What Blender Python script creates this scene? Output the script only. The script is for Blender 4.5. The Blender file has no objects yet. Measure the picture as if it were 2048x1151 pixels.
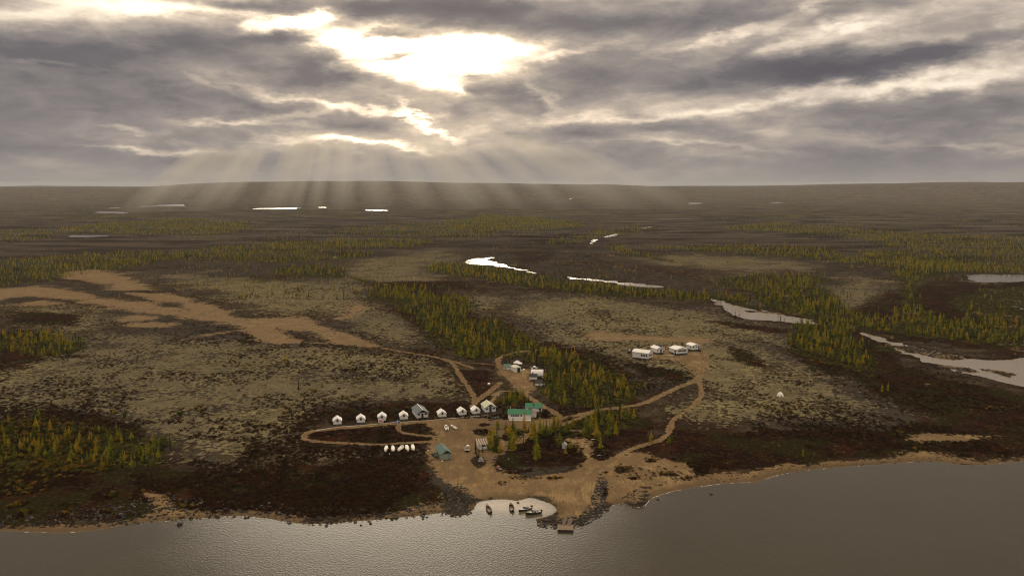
import bpy, math, random
import numpy as np
from mathutils import Vector, Matrix

scene = bpy.context.scene
R = math.radians
rnd = random.Random(7)
rng = np.random.default_rng(11)

# ------------------------------------------------------------------ camera
F = 1592.0                      # focal length in pixels of the 2048 px wide photograph
PITCH = R(7.43)
CAMH = 118.0
cam_data = bpy.data.cameras.new("camera")
cam_data.sensor_width = 36.0
cam_data.lens = 36.0 * F / 2048.0
cam_data.clip_start = 1.0
cam_data.clip_end = 60000.0
cam = bpy.data.objects.new("camera", cam_data)
scene.collection.objects.link(cam)
cam.location = (0, 0, CAMH)
cam.rotation_euler = (R(90) - PITCH, 0, 0)
scene.camera = cam

# ------------------------------------------------------------------ render settings
scene.render.engine = 'CYCLES'
scene.view_settings.view_transform = 'Standard'
scene.view_settings.look = 'None'
scene.view_settings.exposure = 0.25
scene.view_settings.gamma = 1.0
scene.view_settings.use_curve_mapping = False
scene.cycles.use_denoising = True
scene.cycles.filter_width = 1.1
scene.cycles.max_bounces = 6
scene.cycles.diffuse_bounces = 2
scene.cycles.glossy_bounces = 2
scene.cycles.transmission_bounces = 2
scene.cycles.transparent_max_bounces = 6
scene.cycles.volume_bounces = 0
scene.cycles.sample_clamp_indirect = 4.0

SUN_AZ, SUN_EL = R(-8.0), R(11.0)          # azimuth from +Y towards +X
SUN_DIR = Vector((math.sin(SUN_AZ) * math.cos(SUN_EL), math.cos(SUN_AZ) * math.cos(SUN_EL), math.sin(SUN_EL)))


def px_dir(px, py):
    """unit direction of a pixel of the 2048 x 1151 photograph, and its azimuth / elevation in degrees"""
    dx, dy = (px - 1024.0) / F, (575.5 - py) / F
    v = np.array([dx, math.cos(PITCH) + dy * math.sin(PITCH), -math.sin(PITCH) + dy * math.cos(PITCH)])
    v /= np.linalg.norm(v)
    return v


def px_azel(px, py):
    v = px_dir(px, py)
    return math.degrees(math.atan2(v[0], v[1])), math.degrees(math.asin(v[2]))


# ------------------------------------------------------------------ node helper
class NT:
    def __init__(self, tree):
        self.t = tree
        tree.nodes.clear()

    def n(self, typ, ins=None, **props):
        nd = self.t.nodes.new(typ)
        for k, v in props.items():
            setattr(nd, k, v)
        for k, v in (ins or {}).items():
            self.set(nd.inputs[k], v)
        return nd

    def set(self, sock, v):
        if isinstance(v, bpy.types.NodeSocket):
            self.t.links.new(v, sock)
        elif isinstance(v, bpy.types.Node):
            self.t.links.new(v.outputs[0], sock)
        else:
            sock.default_value = v

    def m(self, op, a, b=0.0, c=0.0, clamp=False):
        nd = self.n('ShaderNodeMath', {0: a, 1: b, 2: c}, operation=op)
        nd.use_clamp = clamp
        return nd.outputs[0]

    def vm(self, op, a, b=(0, 0, 0), out=0):
        return self.n('ShaderNodeVectorMath', {0: a, 1: b}, operation=op).outputs[out]

    def noise(self, vec, scale, detail=4.0, rough=0.55, out=0, dist=0.0):
        nd = self.n('ShaderNodeTexNoise', {'Vector': vec, 'Scale': scale, 'Detail': detail, 'Roughness': rough,
                                           'Distortion': dist})
        return nd.outputs[out]

    def ss(self, v, a, b, lo=0.0, hi=1.0):
        nd = self.n('ShaderNodeMapRange', {0: v, 1: a, 2: b, 3: lo, 4: hi}, interpolation_type='SMOOTHSTEP')
        return nd.outputs[0]

    def lin(self, v, a, b, lo=0.0, hi=1.0):
        return self.n('ShaderNodeMapRange', {0: v, 1: a, 2: b, 3: lo, 4: hi}).outputs[0]

    def mix(self, f, a, b, blend='MIX'):
        nd = self.n('ShaderNodeMix', data_type='RGBA', blend_type=blend)
        self.set(nd.inputs[0], f)
        for s, v in ((nd.inputs[6], a), (nd.inputs[7], b)):
            if isinstance(v, tuple) and len(v) == 3:
                v = (*v, 1.0)
            self.set(s, v)
        return nd.outputs[2]

    def ramp(self, f, stops):
        nd = self.n('ShaderNodeValToRGB', {0: f})
        el = nd.color_ramp.elements
        while len(el) < len(stops):
            el.new(0.5)
        for e, (p, c) in zip(el, stops):
            e.position = p
            e.color = (*c, 1.0)
        return nd.outputs[0]


# ------------------------------------------------------------------ sky: clouds over a Nishita sky
world = bpy.data.worlds.new("World")
scene.world = world
world.use_nodes = True
W = NT(world.node_tree)
d0 = W.n('ShaderNodeTexCoord').outputs['Generated']
dn = W.vm('NORMALIZE', d0)
sep = W.n('ShaderNodeSeparateXYZ', {0: dn})
az = W.m('MULTIPLY', W.m('ARCTAN2', sep.outputs[0], sep.outputs[1]), 180 / math.pi)
el = W.m('MULTIPLY', W.m('ARCSINE', sep.outputs[2]), 180 / math.pi)
dflat = W.vm('MULTIPLY', dn, (1.0, 1.0, 2.6))
dflat3 = W.vm('MULTIPLY', dn, (1.0, 1.0, 3.3))
w1 = W.noise(dflat, 6.0, 6.0, 0.6, out=1)
w2 = W.noise(dflat, 24.0, 5.0, 0.6, out=1)
wv = W.vm('ADD', W.vm('MULTIPLY', W.vm('SUBTRACT', w1, (0.5, 0.5, 0.5)), (9.0, 3.2, 0)),
          W.vm('MULTIPLY', W.vm('SUBTRACT', w2, (0.5, 0.5, 0.5)), (2.0, 1.0, 0)))
pos = W.n('ShaderNodeCombineXYZ', {0: az, 1: el})
uv = W.vm('ADD', pos.outputs[0], wv)


def blob(px, py, rx, ry, rot, amp, soft=True):
    a, e = px_azel(px, py)
    s = math.degrees(1.0 / F) * math.cos(R(e))
    k = 1.5 if soft else 1.0
    mp = W.n('ShaderNodeMapping', {0: uv}, vector_type='TEXTURE')
    mp.inputs[1].default_value = (a, e, 0)
    mp.inputs[2].default_value = (0, 0, R(rot))
    mp.inputs[3].default_value = (rx * s * k, ry * s * k, 1)
    ln = W.vm('LENGTH', mp.outputs[0], out=1)
    return W.ss(ln, 1.0, 0.0, 0.0, amp)


def total(lst, start):
    acc = start
    for b in lst:
        acc = W.m('ADD', acc, blob(*b))
    return acc


DARK = [
    (590, 138, 125, 36, -4, 0.62), (640, 150, 60, 20, 0, 0.25),
    (420, 88, 190, 30, 3, 0.50), (200, 95, 230, 34, -4, 0.30), (60, 110, 180, 36, 0, 0.40),
    (555, 82, 75, 15, 6, 0.42), (880, 22, 230, 30, -2, 0.62), (740, 18, 90, 24, 10, 0.40), (520, 12, 80, 13, 4, 0.55),
    (1000, 8, 150, 26, 0, 0.40), (1250, 46, 230, 26, 2, 0.52), (1440, 48, 120, 22, 8, 0.32),
    (1190, 148, 160, 52, 6, 0.42), (1580, 142, 260, 27, 3, 0.72), (1640, 150, 140, 20, 0, 0.25), (1880, 112, 240, 20, 9, 0.52),
    (1150, 262, 120, 17, 0, 0.34), (1350, 256, 120, 15, -6, 0.30), (1890, 225, 200, 34, 0, 0.42),
    (170, 185, 380, 60, 0, 0.42), (350, 200, 200, 22, 0, 0.22), (60, 270, 340, 50, 0, 0.34),
    (800, 78, 66, 9, 5, 0.62), (795, 121, 66, 8, 14, 0.58), (950, 140, 40, 7, 0, 0.35),
    (725, 243, 75, 16, 0, 0.40), (985, 175, 80, 30, -14, 0.40), (560, 215, 120, 16, -6, 0.28),
    (920, 215, 60, 22, -28, 0.30), (480, 325, 480, 26, 0, 0.36), (1500, 90, 90, 16, 10, 0.2), (1000, 210, 90, 24, -10, 0.25), (1300, 330, 520, 34, 0, 0.24), (1900, 320, 300, 40, 0, 0.22),
    (1700, 262, 170, 14, -5, 0.22), (1480, 105, 60, 12, 20, 0.25),
]
BRIGHT = [
    (850, 112, 205, 42, -4, -0.80), (1010, 98, 150, 28, -6, -0.50), (700, 100, 80, 30, -20, -0.60), (850, 160, 80, 22, -10, -0.55),
    (570, 46, 105, 16, 13, -0.90), (400, 18, 240, 14, 0, -0.55), (140, 22, 170, 20, 10, -0.40), (900, 165, 50, 14, -20, -0.35),
    (700, 208, 180, 9, -8, -0.50), (835, 235, 85, 10, -32, -0.48), (660, 280, 95, 11, 0, -0.55), (780, 288, 110, 8, -4, -0.38), (900, 270, 160, 26, -10, -0.16),
    (300, 299, 125, 7, 0, -0.48), (385, 296, 34, 9, 0, -0.30), (490, 243, 120, 6, 0, -0.42), (250, 258, 50, 6, 0, -0.35),
    (620, 225, 70, 10, 12, -0.30),
    (1640, 192, 300, 15, 5, -0.32), (1930, 150, 200, 18, 10, -0.42), (1230, 234, 240, 9, 0, -0.28), (1480, 215, 180, 9, 6, -0.22),
    (1450, 75, 150, 10, 12, -0.38), (1640, 90, 130, 34, 0, -0.36), (1760, 40, 260, 26, 10, -0.32), (1960, 60, 150, 40, 0, -0.22),
    (1620, 16, 26, 11, 0, -0.45), (1680, 55, 44, 16, 0, -0.40), (1370, 290, 130, 6, -4, -0.24), (1070, 195, 40, 20, -50, -0.35),
    (1150, 108, 90, 10, 14, -0.35), (1950, 292, 180, 6, 0, -0.20), (420, 170, 60, 6, -16, -0.22), (105, 135, 40, 5, 0, -0.20),
]
fb = W.noise(dflat3, 5.0, 9.0, 0.58, dist=0.25)
fb2 = W.noise(dflat3, 17.0, 7.0, 0.6, dist=0.5)
Dv = W.m('ADD', W.m('MULTIPLY_ADD', W.m('SUBTRACT', fb, 0.5), 1.25, 0.54), W.m('MULTIPLY', W.m('SUBTRACT', fb2, 0.5), 0.75))
Dv = total(DARK, Dv)
Dv = total(BRIGHT, Dv)
# glow of the hidden sun through thin cloud
sdir = tuple(px_dir(850, 105))
cosang = W.vm('DOT_PRODUCT', dn, sdir, out=1)
glow = W.m('POWER', W.m('MAXIMUM', cosang, 0.0), 60.0)
glow2 = W.m('POWER', W.m('MAXIMUM', cosang, 0.0), 22.0)
Dn = W.lin(Dv, -0.4, 1.6)
col = W.ramp(Dn, [(0.02, (0.98, 0.90, 0.78)), (0.17, (0.84, 0.72, 0.57)), (0.29, (0.58, 0.485, 0.395)),
                  (0.42, (0.365, 0.310, 0.265)), (0.56, (0.225, 0.200, 0.190)), (0.76, (0.128, 0.118, 0.125)),
                  (1.0, (0.095, 0.088, 0.097))])
gapf = W.ss(Dv, 0.55, -0.50)
boost = W.m('MULTIPLY_ADD', W.m('MULTIPLY', gapf, glow), 1.3, 1.0)
boost = W.m('ADD', boost, W.m('MULTIPLY', glow2, 0.5))
col = W.mix(1.0, col, W.n('ShaderNodeCombineXYZ', {0: boost, 1: boost, 2: boost}).outputs[0], 'MULTIPLY')
warm = W.mix(W.m('MULTIPLY', glow2, 0.6, clamp=True), (1, 1, 1), (1.10, 1.0, 0.80))
col = W.mix(1.0, col, warm, 'MULTIPLY')
# distant cloud base fades into one grey towards the horizon
hz = W.ss(el, 2.6, -0.3)
col = W.mix(W.m('MULTIPLY', hz, 0.85), col, (0.262, 0.235, 0.215))
# an overcast sky grows brighter towards the zenith
zen = W.ss(el, 11.5, 62.0, 1.0, 3.2)
zenb = W.ss(el, 11.5, 62.0, 1.0, 2.45)
col = W.mix(1.0, col, W.n('ShaderNodeCombineXYZ', {0: zen, 1: W.m('MULTIPLY_ADD', zen, 0.72, W.m('MULTIPLY', zenb, 0.28)), 2: zenb}).outputs[0], 'MULTIPLY')
nish = W.n('ShaderNodeTexSky', sky_type='NISHITA', sun_disc=False)
nish.sun_elevation = SUN_EL
nish.sun_rotation = SUN_AZ
bg_sky = W.n('ShaderNodeBackground', {0: nish.outputs[0], 1: 0.10})
bg_cloud = W.n('ShaderNodeBackground', {0: col, 1: 1.0})
cover = W.ss(Dv, -0.75, 0.15, 0.72, 1.0)
mixs = W.n('ShaderNodeMixShader', {0: cover, 1: bg_sky.outputs[0], 2: bg_cloud.outputs[0]})
W.n('ShaderNodeOutputWorld', {0: mixs.outputs[0]})
world.cycles.sampling_method = 'MANUAL'
world.cycles.sample_map_resolution = 512

sun_data = bpy.data.lights.new("sun", 'SUN')
sun_data.energy = 0.7
sun_data.angle = R(30)
sun_data.color = (1.0, 0.87, 0.68)
sun = bpy.data.objects.new("sun", sun_data)
scene.collection.objects.link(sun)
sun.rotation_euler = (-SUN_DIR).to_track_quat('-Z', 'Y').to_euler()
sun.location = (0, 0, 400)

# ------------------------------------------------------------------ haze and sun shafts (air)
def new_mat(name):
    m = bpy.data.materials.new(name)
    m.use_nodes = True
    return m, NT(m.node_tree)


def link(o, parent=None):
    scene.collection.objects.link(o)
    if parent is not None:
        o.parent = parent
    return o


def mesh_obj(name, verts, faces, mats, parent=None, smooth=False, midx=None):
    me = bpy.data.meshes.new(name)
    me.from_pydata([tuple(v) for v in verts], [], [tuple(f) for f in faces])
    for m in (mats if isinstance(mats, (list, tuple)) else [mats]):
        me.materials.append(m)
    if midx is not None:
        me.polygons.foreach_set('material_index', midx)
    if smooth:
        me.polygons.foreach_set('use_smooth', [True] * len(me.polygons))
    me.update()
    return link(bpy.data.objects.new(name, me), parent)


# ------------------------------------------------------------------ numpy value noise for terrain heights
_perm = rng.random((512, 512)).astype(np.float32)


def vnoise(x, y, wl):
    x = np.asarray(x, float) / wl
    y = np.asarray(y, float) / wl
    xi, yi = np.floor(x).astype(int), np.floor(y).astype(int)
    fx, fy = x - xi, y - yi
    fx, fy = fx * fx * (3 - 2 * fx), fy * fy * (3 - 2 * fy)
    a = _perm[xi & 511, yi & 511]
    b = _perm[(xi + 1) & 511, yi & 511]
    c = _perm[xi & 511, (yi + 1) & 511]
    d = _perm[(xi + 1) & 511, (yi + 1) & 511]
    return (a + (b - a) * fx) * (1 - fy) + (c + (d - c) * fx) * fy - 0.5


def sstep(v, a, b):
    t = np.clip((np.asarray(v, float) - a) / (b - a), 0, 1)
    return t * t * (3 - 2 * t)


def poly_sd(px, py, poly, margin=1e9, closed=True):
    """signed distance to a polygon (negative inside); points further than margin get margin"""
    poly = np.asarray(poly, float)
    out = np.full(px.shape, float(margin))
    x0, y0 = poly.min(0) - margin
    x1, y1 = poly.max(0) + margin
    sel = (px > x0) & (px < x1) & (py > y0) & (py < y1)
    if not sel.any():
        return out
    X, Y = px[sel], py[sel]
    d2 = np.full(X.shape, 1e18)
    ins = np.zeros(X.shape, bool)
    n = len(poly)
    for i in range(n if closed else n - 1):
        ax, ay = poly[i]
        bx, by = poly[(i + 1) % n]
        ex, ey = bx - ax, by - ay
        L = ex * ex + ey * ey
        if L < 1e-12:
            continue
        wx, wy = X - ax, Y - ay
        t = np.clip((wx * ex + wy * ey) / L, 0, 1)
        dx, dy = wx - ex * t, wy - ey * t
        np.minimum(d2, dx * dx + dy * dy, out=d2)
        if closed and ay != by:
            c = ((ay > Y) != (by > Y)) & (X < ex * (Y - ay) / (by - ay) + ax)
            ins ^= c
    d = np.sqrt(d2)
    d[ins] *= -1
    out[sel] = np.minimum(d, margin)
    return out


def smooth_poly(pts, closed=True, k=3):
    """Catmull-Rom"""
    pts = [np.array(p, float) for p in pts]
    n = len(pts)
    out = []
    rngi = range(n) if closed else range(n - 1)
    for i in rngi:
        if closed:
            p0, p1, p2, p3 = pts[i - 1], pts[i], pts[(i + 1) % n], pts[(i + 2) % n]
        else:
            p0, p1, p2, p3 = pts[max(i - 1, 0)], pts[i], pts[i + 1], pts[min(i + 2, n - 1)]
        for j in range(k):
            t = j / k
            out.append(0.5 * ((2 * p1) + (-p0 + p2) * t + (2 * p0 - 5 * p1 + 4 * p2 - p3) * t * t
                              + (-p0 + 3 * p1 - 3 * p2 + p3) * t ** 3))
    if not closed:
        out.append(pts[-1])
    return out


def flat_pts(pix, z=0.0):
    out = []
    for p in pix:
        v = px_dir(p[0], p[1])
        t = (z - CAMH) / v[2]
        out.append((v[0] * t, v[1] * t))
    return np.array(out)


# ------------------------------------------------------------------ lake shoreline
SHORE_PX = [(-420, 1074), (-250, 1066), (-120, 1064), (0, 1060), (60, 1063), (130, 1064), (200, 1058), (262, 1046), (330, 1041), (352, 1038), (400, 1036),
            (470, 1031), (520, 1034), (562, 1040), (610, 1047), (660, 1046), (720, 1041), (780, 1036), (850, 1029), (886, 1025),
            (905, 1031), (930, 1029), (946, 1018), (955, 1005), (975, 1000), (1000, 998), (1022, 999), (1034, 1001), (1046, 998),
            (1060, 995), (1075, 998), (1090, 1003), (1106, 1010), (1113, 1019), (1105, 1027), (1088, 1033), (1072, 1037),
            (1076, 1045), (1095, 1050), (1130, 1052), (1160, 1049), (1185, 1036), (1205, 1025), (1222, 1012), (1245, 1006),
            (1256, 1010), (1275, 1014), (1290, 1010), (1298, 999), (1320, 989), (1350, 981), (1400, 972), (1450, 966), (1510, 963),
            (1530, 957), (1550, 951), (1600, 941), (1700, 932), (1790, 926), (1850, 922), (1885, 924), (1920, 928), (1960, 929),
            (2048, 922), (2200, 910), (2400, 905), (2700, 900)]
SH = flat_pts([tuple(p) for p in smooth_poly(SHORE_PX, closed=False, k=3)])
_l, _r = SH[0], SH[-1]
LAKE = np.vstack([SH, [(_r[0] + 900, _r[1] - 150), (2600, -2600), (-2600, -2600), (_l[0] - 900, _l[1] - 150)]])

SKYLINE = [(-400, 376), (0, 374), (150, 373), (280, 373.5), (340, 371), (430, 366), (500, 363), (620, 362), (760, 363), (900, 364), (1050, 367),
           (1200, 370), (1300, 372), (1500, 370), (1700, 367), (1900, 363), (2048, 361), (2400, 360)]
_saz = np.array([px_azel(p[0], p[1])[0] for p in SKYLINE])
_sel = np.array([px_azel(p[0], p[1])[1] for p in SKYLINE])
_sh = CAMH + np.tan(np.radians(_sel)) * 9500.0


def h_land(x, y, dsh):
    """ground height before ponds are cut; dsh = distance from the lake shore (positive on land)"""
    r = np.hypot(x, y)
    azd = np.degrees(np.arctan2(x, y))
    base = np.where(dsh > 0, 3.0 * (1 - np.exp(-np.maximum(dsh, 0) / 42.0)), np.maximum(0.10 * dsh, -3.0))
    land = sstep(dsh, 5, 60)
    a1 = 0.5 + 1.3 * sstep(r, 450, 1200)
    far = sstep(r, 4600, 8000)
    h = base + land * (a1 * 2 * vnoise(x, y, 90.0) + 0.5 * vnoise(x, y, 27.0)
                       + 4.0 * sstep(r, 700, 2500) * vnoise(x + 900, y, 310.0)
                       + far * (34.0 * vnoise(x, y + 300, 1500.0) + 15 * vnoise(x, y, 520.0)))
    top = np.interp(azd, _saz, _sh)
    ramp = sstep(r, 5200, 9500)
    h = h + ramp * np.clip(top - 4, 0, 400) * (1 + 0.02 * vnoise(x, y, 700.0)) - ramp * far * 12
    # knoll that carries the upper cabins
    kx, ky = KN
    h = h + 4.0 * np.exp(-(((x - kx) / 52.0) ** 2 + ((y - ky) / 34.0) ** 2))
    return h


KN = flat_pts([(1335, 700)], 4.0)[0]


def shore_d(x, y):
    return poly_sd(np.asarray(x, float), np.asarray(y, float), LAKE, 1e5)


def hpt(x, y):
    x = np.atleast_1d(np.asarray(x, float))
    y = np.atleast_1d(np.asarray(y, float))
    return h_full(x, y, shore_d(x, y))


def unproj(pix, carved=True):
    """points on the terrain seen at the given pixels (n,3)"""
    V = np.array([px_dir(p[0], p[1]) for p in pix])
    z = np.full(len(V), 3.0)
    for _ in range(10):
        t = (z - CAMH) / np.minimum(V[:, 2], -0.004)
        x, y = V[:, 0] * t, V[:, 1] * t
        z = 0.5 * z + 0.5 * (h_full if carved else h_land)(x, y, shore_d(x, y))
    return np.stack([x, y, z], 1)


# ------------------------------------------------------------------ ponds and river arms
def ell(cx, cy, rx, ry, n=14, wob=0.25, seed=0):
    rr = random.Random(int(cx * 7 + cy + seed))
    out = []
    for i in range(n):
        a = 2 * math.pi * i / n
        k = 1 + rr.uniform(-wob, wob)
        out.append((cx + rx * k * math.cos(a), cy + ry * k * math.sin(a)))
    return out


WATER_PX = {
    'river': [
        [(932, 521), (950, 516), (975, 513.5), (1000, 509), (1013, 506), (1008, 509.5), (990, 514), (984, 520), (1000, 525.5), (1030, 533),
         (1076, 545), (1072, 547), (1020, 538), (985, 531.5), (955, 529), (935, 527)],
        [(1127, 552.5), (1160, 555), (1200, 558), (1240, 563), (1290, 568), (1328, 573), (1310, 575), (1270, 572.5), (1230, 568), (1190, 562),
         (1150, 559), (1130, 557)],
        [(1176, 485), (1185, 479), (1205, 473.5), (1232, 467.5), (1233, 470.5), (1210, 476), (1197, 483), (1184, 488)],
        [(1282, 456), (1300, 453), (1307, 453.5), (1292, 457.5)],
        [(1418, 597), (1440, 600), (1462, 605.5), (1500, 615), (1550, 624), (1600, 633), (1630, 641), (1640, 648), (1610, 648), (1570, 644.5),
         (1520, 641), (1484, 637), (1466, 633), (1458, 625), (1442, 613), (1430, 608)],
        [(1694, 653), (1720, 660), (1760, 673), (1805, 686), (1850, 696), (1900, 707), (1940, 715), (1990, 718), (2060, 714), (2200, 705),
         (2500, 700), (2500, 860), (2200, 808), (2048, 773), (2000, 763), (1940, 749), (1880, 736), (1830, 719), (1800, 703), (1760, 684), (1718, 667)],
    ],
    'pond': [
        [(1921, 554), (1935, 549.5), (1970, 548), (2048, 548), (2130, 546), (2180, 551), (2120, 558), (2048, 563), (1990, 564.5), (1950, 563.5), (1930, 560)],
        [(1975, 597), (1995, 599), (2012, 606), (2046, 616), (2100, 622), (2048, 620), (2012, 612), (1996, 604)],
        [(262, 413.5), (300, 411), (335, 408), (376, 409), (372, 411.5), (320, 412.5)],
        [(505, 417.5), (540, 415.5), (600, 415), (604, 418), (560, 419)],
        [(722, 419.5), (745, 418.5), (774, 420), (770, 422.5), (740, 422)],
        [(180, 424), (225, 423), (268, 426), (255, 428), (210, 426.5)],
        [(118, 472), (150, 470), (200, 470.5), (229, 472), (200, 474), (150, 474)],
        [(208, 415.5), (240, 414), (248, 416), (220, 417)],
        [(634, 414.5), (651, 413.5), (650, 416), (638, 416)],
        [(664, 513.5), (672, 511.5), (675, 513.5), (668, 515)],
        [(376, 479.5), (388, 478.3), (387, 480.5)],
        [(1368, 406.5), (1395, 405), (1413, 406), (1390, 408)],
        [(1533, 405), (1560, 404), (1577, 405.2), (1555, 406.4)],
        [(2004, 417), (2012, 414), (2016, 416.5), (2010, 419)],
        [(1134, 396.5), (1148, 395.5), (1152, 397), (1140, 398)],
    ],
}
_PONDS = []          # (polygon xy, level, margin)
_BARS = []           # gravel bars inside the river: (polygon xy, level)


def h_full(x, y, dsh):
    h = h_land(x, y, dsh)
    for poly, lev, mg in _PONDS:
        sd = poly_sd(x, y, poly, mg * 6)
        sd = np.where(sd < mg * 6, sd + (vnoise(x, y, mg * 3.5) + 0.6 * vnoise(x, y, mg * 1.6)) * mg * 3.0 + mg * 1.1, sd)
        w = sstep(sd, -mg, mg * 0.7)
        h = h * w + (lev - 0.9) * (1 - w)
        # the bank sinks towards the water so that it never hides the surface
        w2 = sstep(sd, 0, mg * 6)
        h = np.where(sd < mg * 6, np.minimum(h, (lev + 0.35) * (1 - w2) + h * w2), h)
    for poly, lev in _BARS:
        sd = poly_sd(x, y, poly, 12)
        sd = np.where(sd < 12, sd + 9 * vnoise(x, y, 9.0) + 5 * vnoise(x, y, 4.0), sd)
        w = sstep(-sd, -1.5, 2.5)
        h = np.where(sd < 12, np.maximum(h, (lev + 0.30) * w + (lev - 0.9) * (1 - w)), h)
    return h


for kind, lst in WATER_PX.items():
    for px in lst:
        P = unproj(smooth_poly(px, True, 2), carved=False)
        lev = float(np.percentile(P[:, 2], 25)) - 0.25
        poly = flat_pts(smooth_poly(px, True, 2), lev)
        rr = float(np.median(np.hypot(poly[:, 0], poly[:, 1])))
        _PONDS.append((poly, lev, max(1.2, rr * 0.0035)))
BARS_PX = [[(1770, 688), (1830, 694), (1890, 706), (1930, 716), (1900, 722), (1850, 712), (1800, 702)], [(1960, 738), (2010, 742), (2040, 756), (2000, 754)],
           [(1480, 617), (1540, 624), (1560, 629), (1500, 624)], [(1860, 726), (1930, 736), (1990, 752), (1900, 738)]]
for bp_ in BARS_PX:
    lv_ = _PONDS[4][1] if bp_[0][0] == 1480 else _PONDS[5][1]
    _BARS.append((flat_pts(smooth_poly(bp_, True, 2), lv_), lv_))
POND_KIND = [k for k, l in WATER_PX.items() for _ in l]

# ------------------------------------------------------------------ painted zones (traced in the photograph, laid on the land)
SAND = [  # soft polygons: yards, beaches, airstrip
    ('beach', [(846, 845), (880, 838), (940, 836), (1005, 838), (1080, 838), (1112, 834), (1125, 842), (1100, 857), (1060, 860), (1020, 858), (1008, 866),
      (1010, 880), (1035, 873), (1056, 866), (1034, 885), (1003, 903), (985, 916), (990, 936), (1020, 948), (1060, 954), (1100, 948), (1150, 944),
      (1168, 930), (1168, 905), (1155, 888), (1128, 880), (1140, 876), (1176, 877), (1184, 895), (1188, 922), (1215, 920), (1252, 905), (1292, 908),
      (1340, 922), (1378, 936), (1388, 950), (1345, 964), (1300, 975), (1280, 1002), (1250, 1000), (1222, 1005), (1200, 1008), (1185, 1020), (1160, 1036),
      (1120, 1040), (1118, 1018), (1100, 1003), (1070, 990), (1040, 996), (1000, 994), (960, 998), (935, 985), (890, 965), (868, 935), (862, 922),
      (852, 905), (856, 890), (868, 880), (866, 862)]),
    ('airstrip', [(126, 546), (150, 541), (208, 540), (262, 559), (319, 580), (370, 595), (412, 607), (479, 634), (440, 641), (390, 625), (350, 607), (315, 599),
      (237, 580), (167, 558), (135, 556)]),
    ('airstrip', [(-80, 580), (0, 577), (60, 573), (120, 575), (160, 586), (223, 597), (323, 607), (390, 622), (479, 634), (540, 636), (608, 635), (640, 648), (679, 660),
      (764, 692), (720, 692), (660, 683), (612, 664), (560, 656), (552, 660), (600, 684), (560, 688), (532, 685), (493, 661), (464, 652), (445, 646),
      (401, 639), (286, 626), (208, 611), (115, 596), (30, 592), (0, 600), (-80, 605)]),
    ('airstrip', [(356, 681), (400, 669), (462, 660), (470, 663), (430, 669), (384, 678)]),
    ('airstrip', [(232, 640), (275, 630), (318, 634), (300, 637), (262, 641)]),
    ('airstrip', [(250, 650), (300, 646), (345, 650), (300, 655)]),
    ('airstrip', [(664, 638), (690, 628), (708, 612), (722, 607), (724, 614), (712, 628), (700, 637)]),
    ('airstrip', [(40, 608), (90, 600), (125, 604), (90, 612)]),
    ('dirt_track', [(1000, 733), (1030, 740), (1060, 738), (1064, 762), (1062, 782), (1042, 783), (1018, 757), (1000, 745)]),
    ('dirt_track', [(1270, 712), (1300, 702), (1330, 698), (1380, 703), (1405, 700), (1412, 722), (1408, 742), (1395, 748), (1375, 730), (1345, 720), (1310, 716)]),
    ('dirt_track', [(1166, 668), (1200, 662), (1260, 668), (1320, 672), (1400, 676), (1430, 684), (1380, 686), (1300, 680), (1220, 682), (1180, 678)]),
    ('beach', [(1290, 985), (1330, 962), (1400, 952), (1470, 946), (1520, 938), (1560, 932), (1640, 926), (1740, 918), (1800, 914), (1840, 900), (1880, 908), (1960, 922),
      (2060, 916), (2060, 930), (1960, 934), (1850, 928), (1600, 948), (1520, 970), (1400, 980), (1310, 1002)]),
    ('beach', [(1830, 870), (1850, 867), (1900, 869), (1985, 872), (1975, 878), (1900, 880), (1840, 882), (1815, 876)]),
    ('beach', [(285, 985), (330, 990), (345, 1010), (400, 1022), (560, 1026), (600, 1046), (440, 1044), (300, 1052), (200, 1064), (0, 1070), (-200, 1078), (-200, 1060), (0, 1052), (150, 1052), (280, 1034), (320, 1015), (300, 1000)]),
    ('beach', [(820, 1013), (880, 1010), (890, 1030), (800, 1042), (700, 1050), (690, 1038), (770, 1030)]),
]
ISLANDS = [(969.5, 849, 12, 3.5), (967, 864, 22, 7), (1011, 856, 8, 4.2), (1013, 874, 8, 6), (1041, 866.5, 8, 3.2), (957, 923, 15, 11.5), (835, 858, 30, 8.5),
           (1245, 940, 15, 6), (1302, 921, 9, 3), (1268, 955, 10, 2.5), (1340, 948, 14, 3), (1112, 955, 14, 1.8), (1208, 982, 9, 13), (875, 985, 8, 12),
           (300, 583, 60, 3), (1000, 757, 4, 8)]
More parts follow.
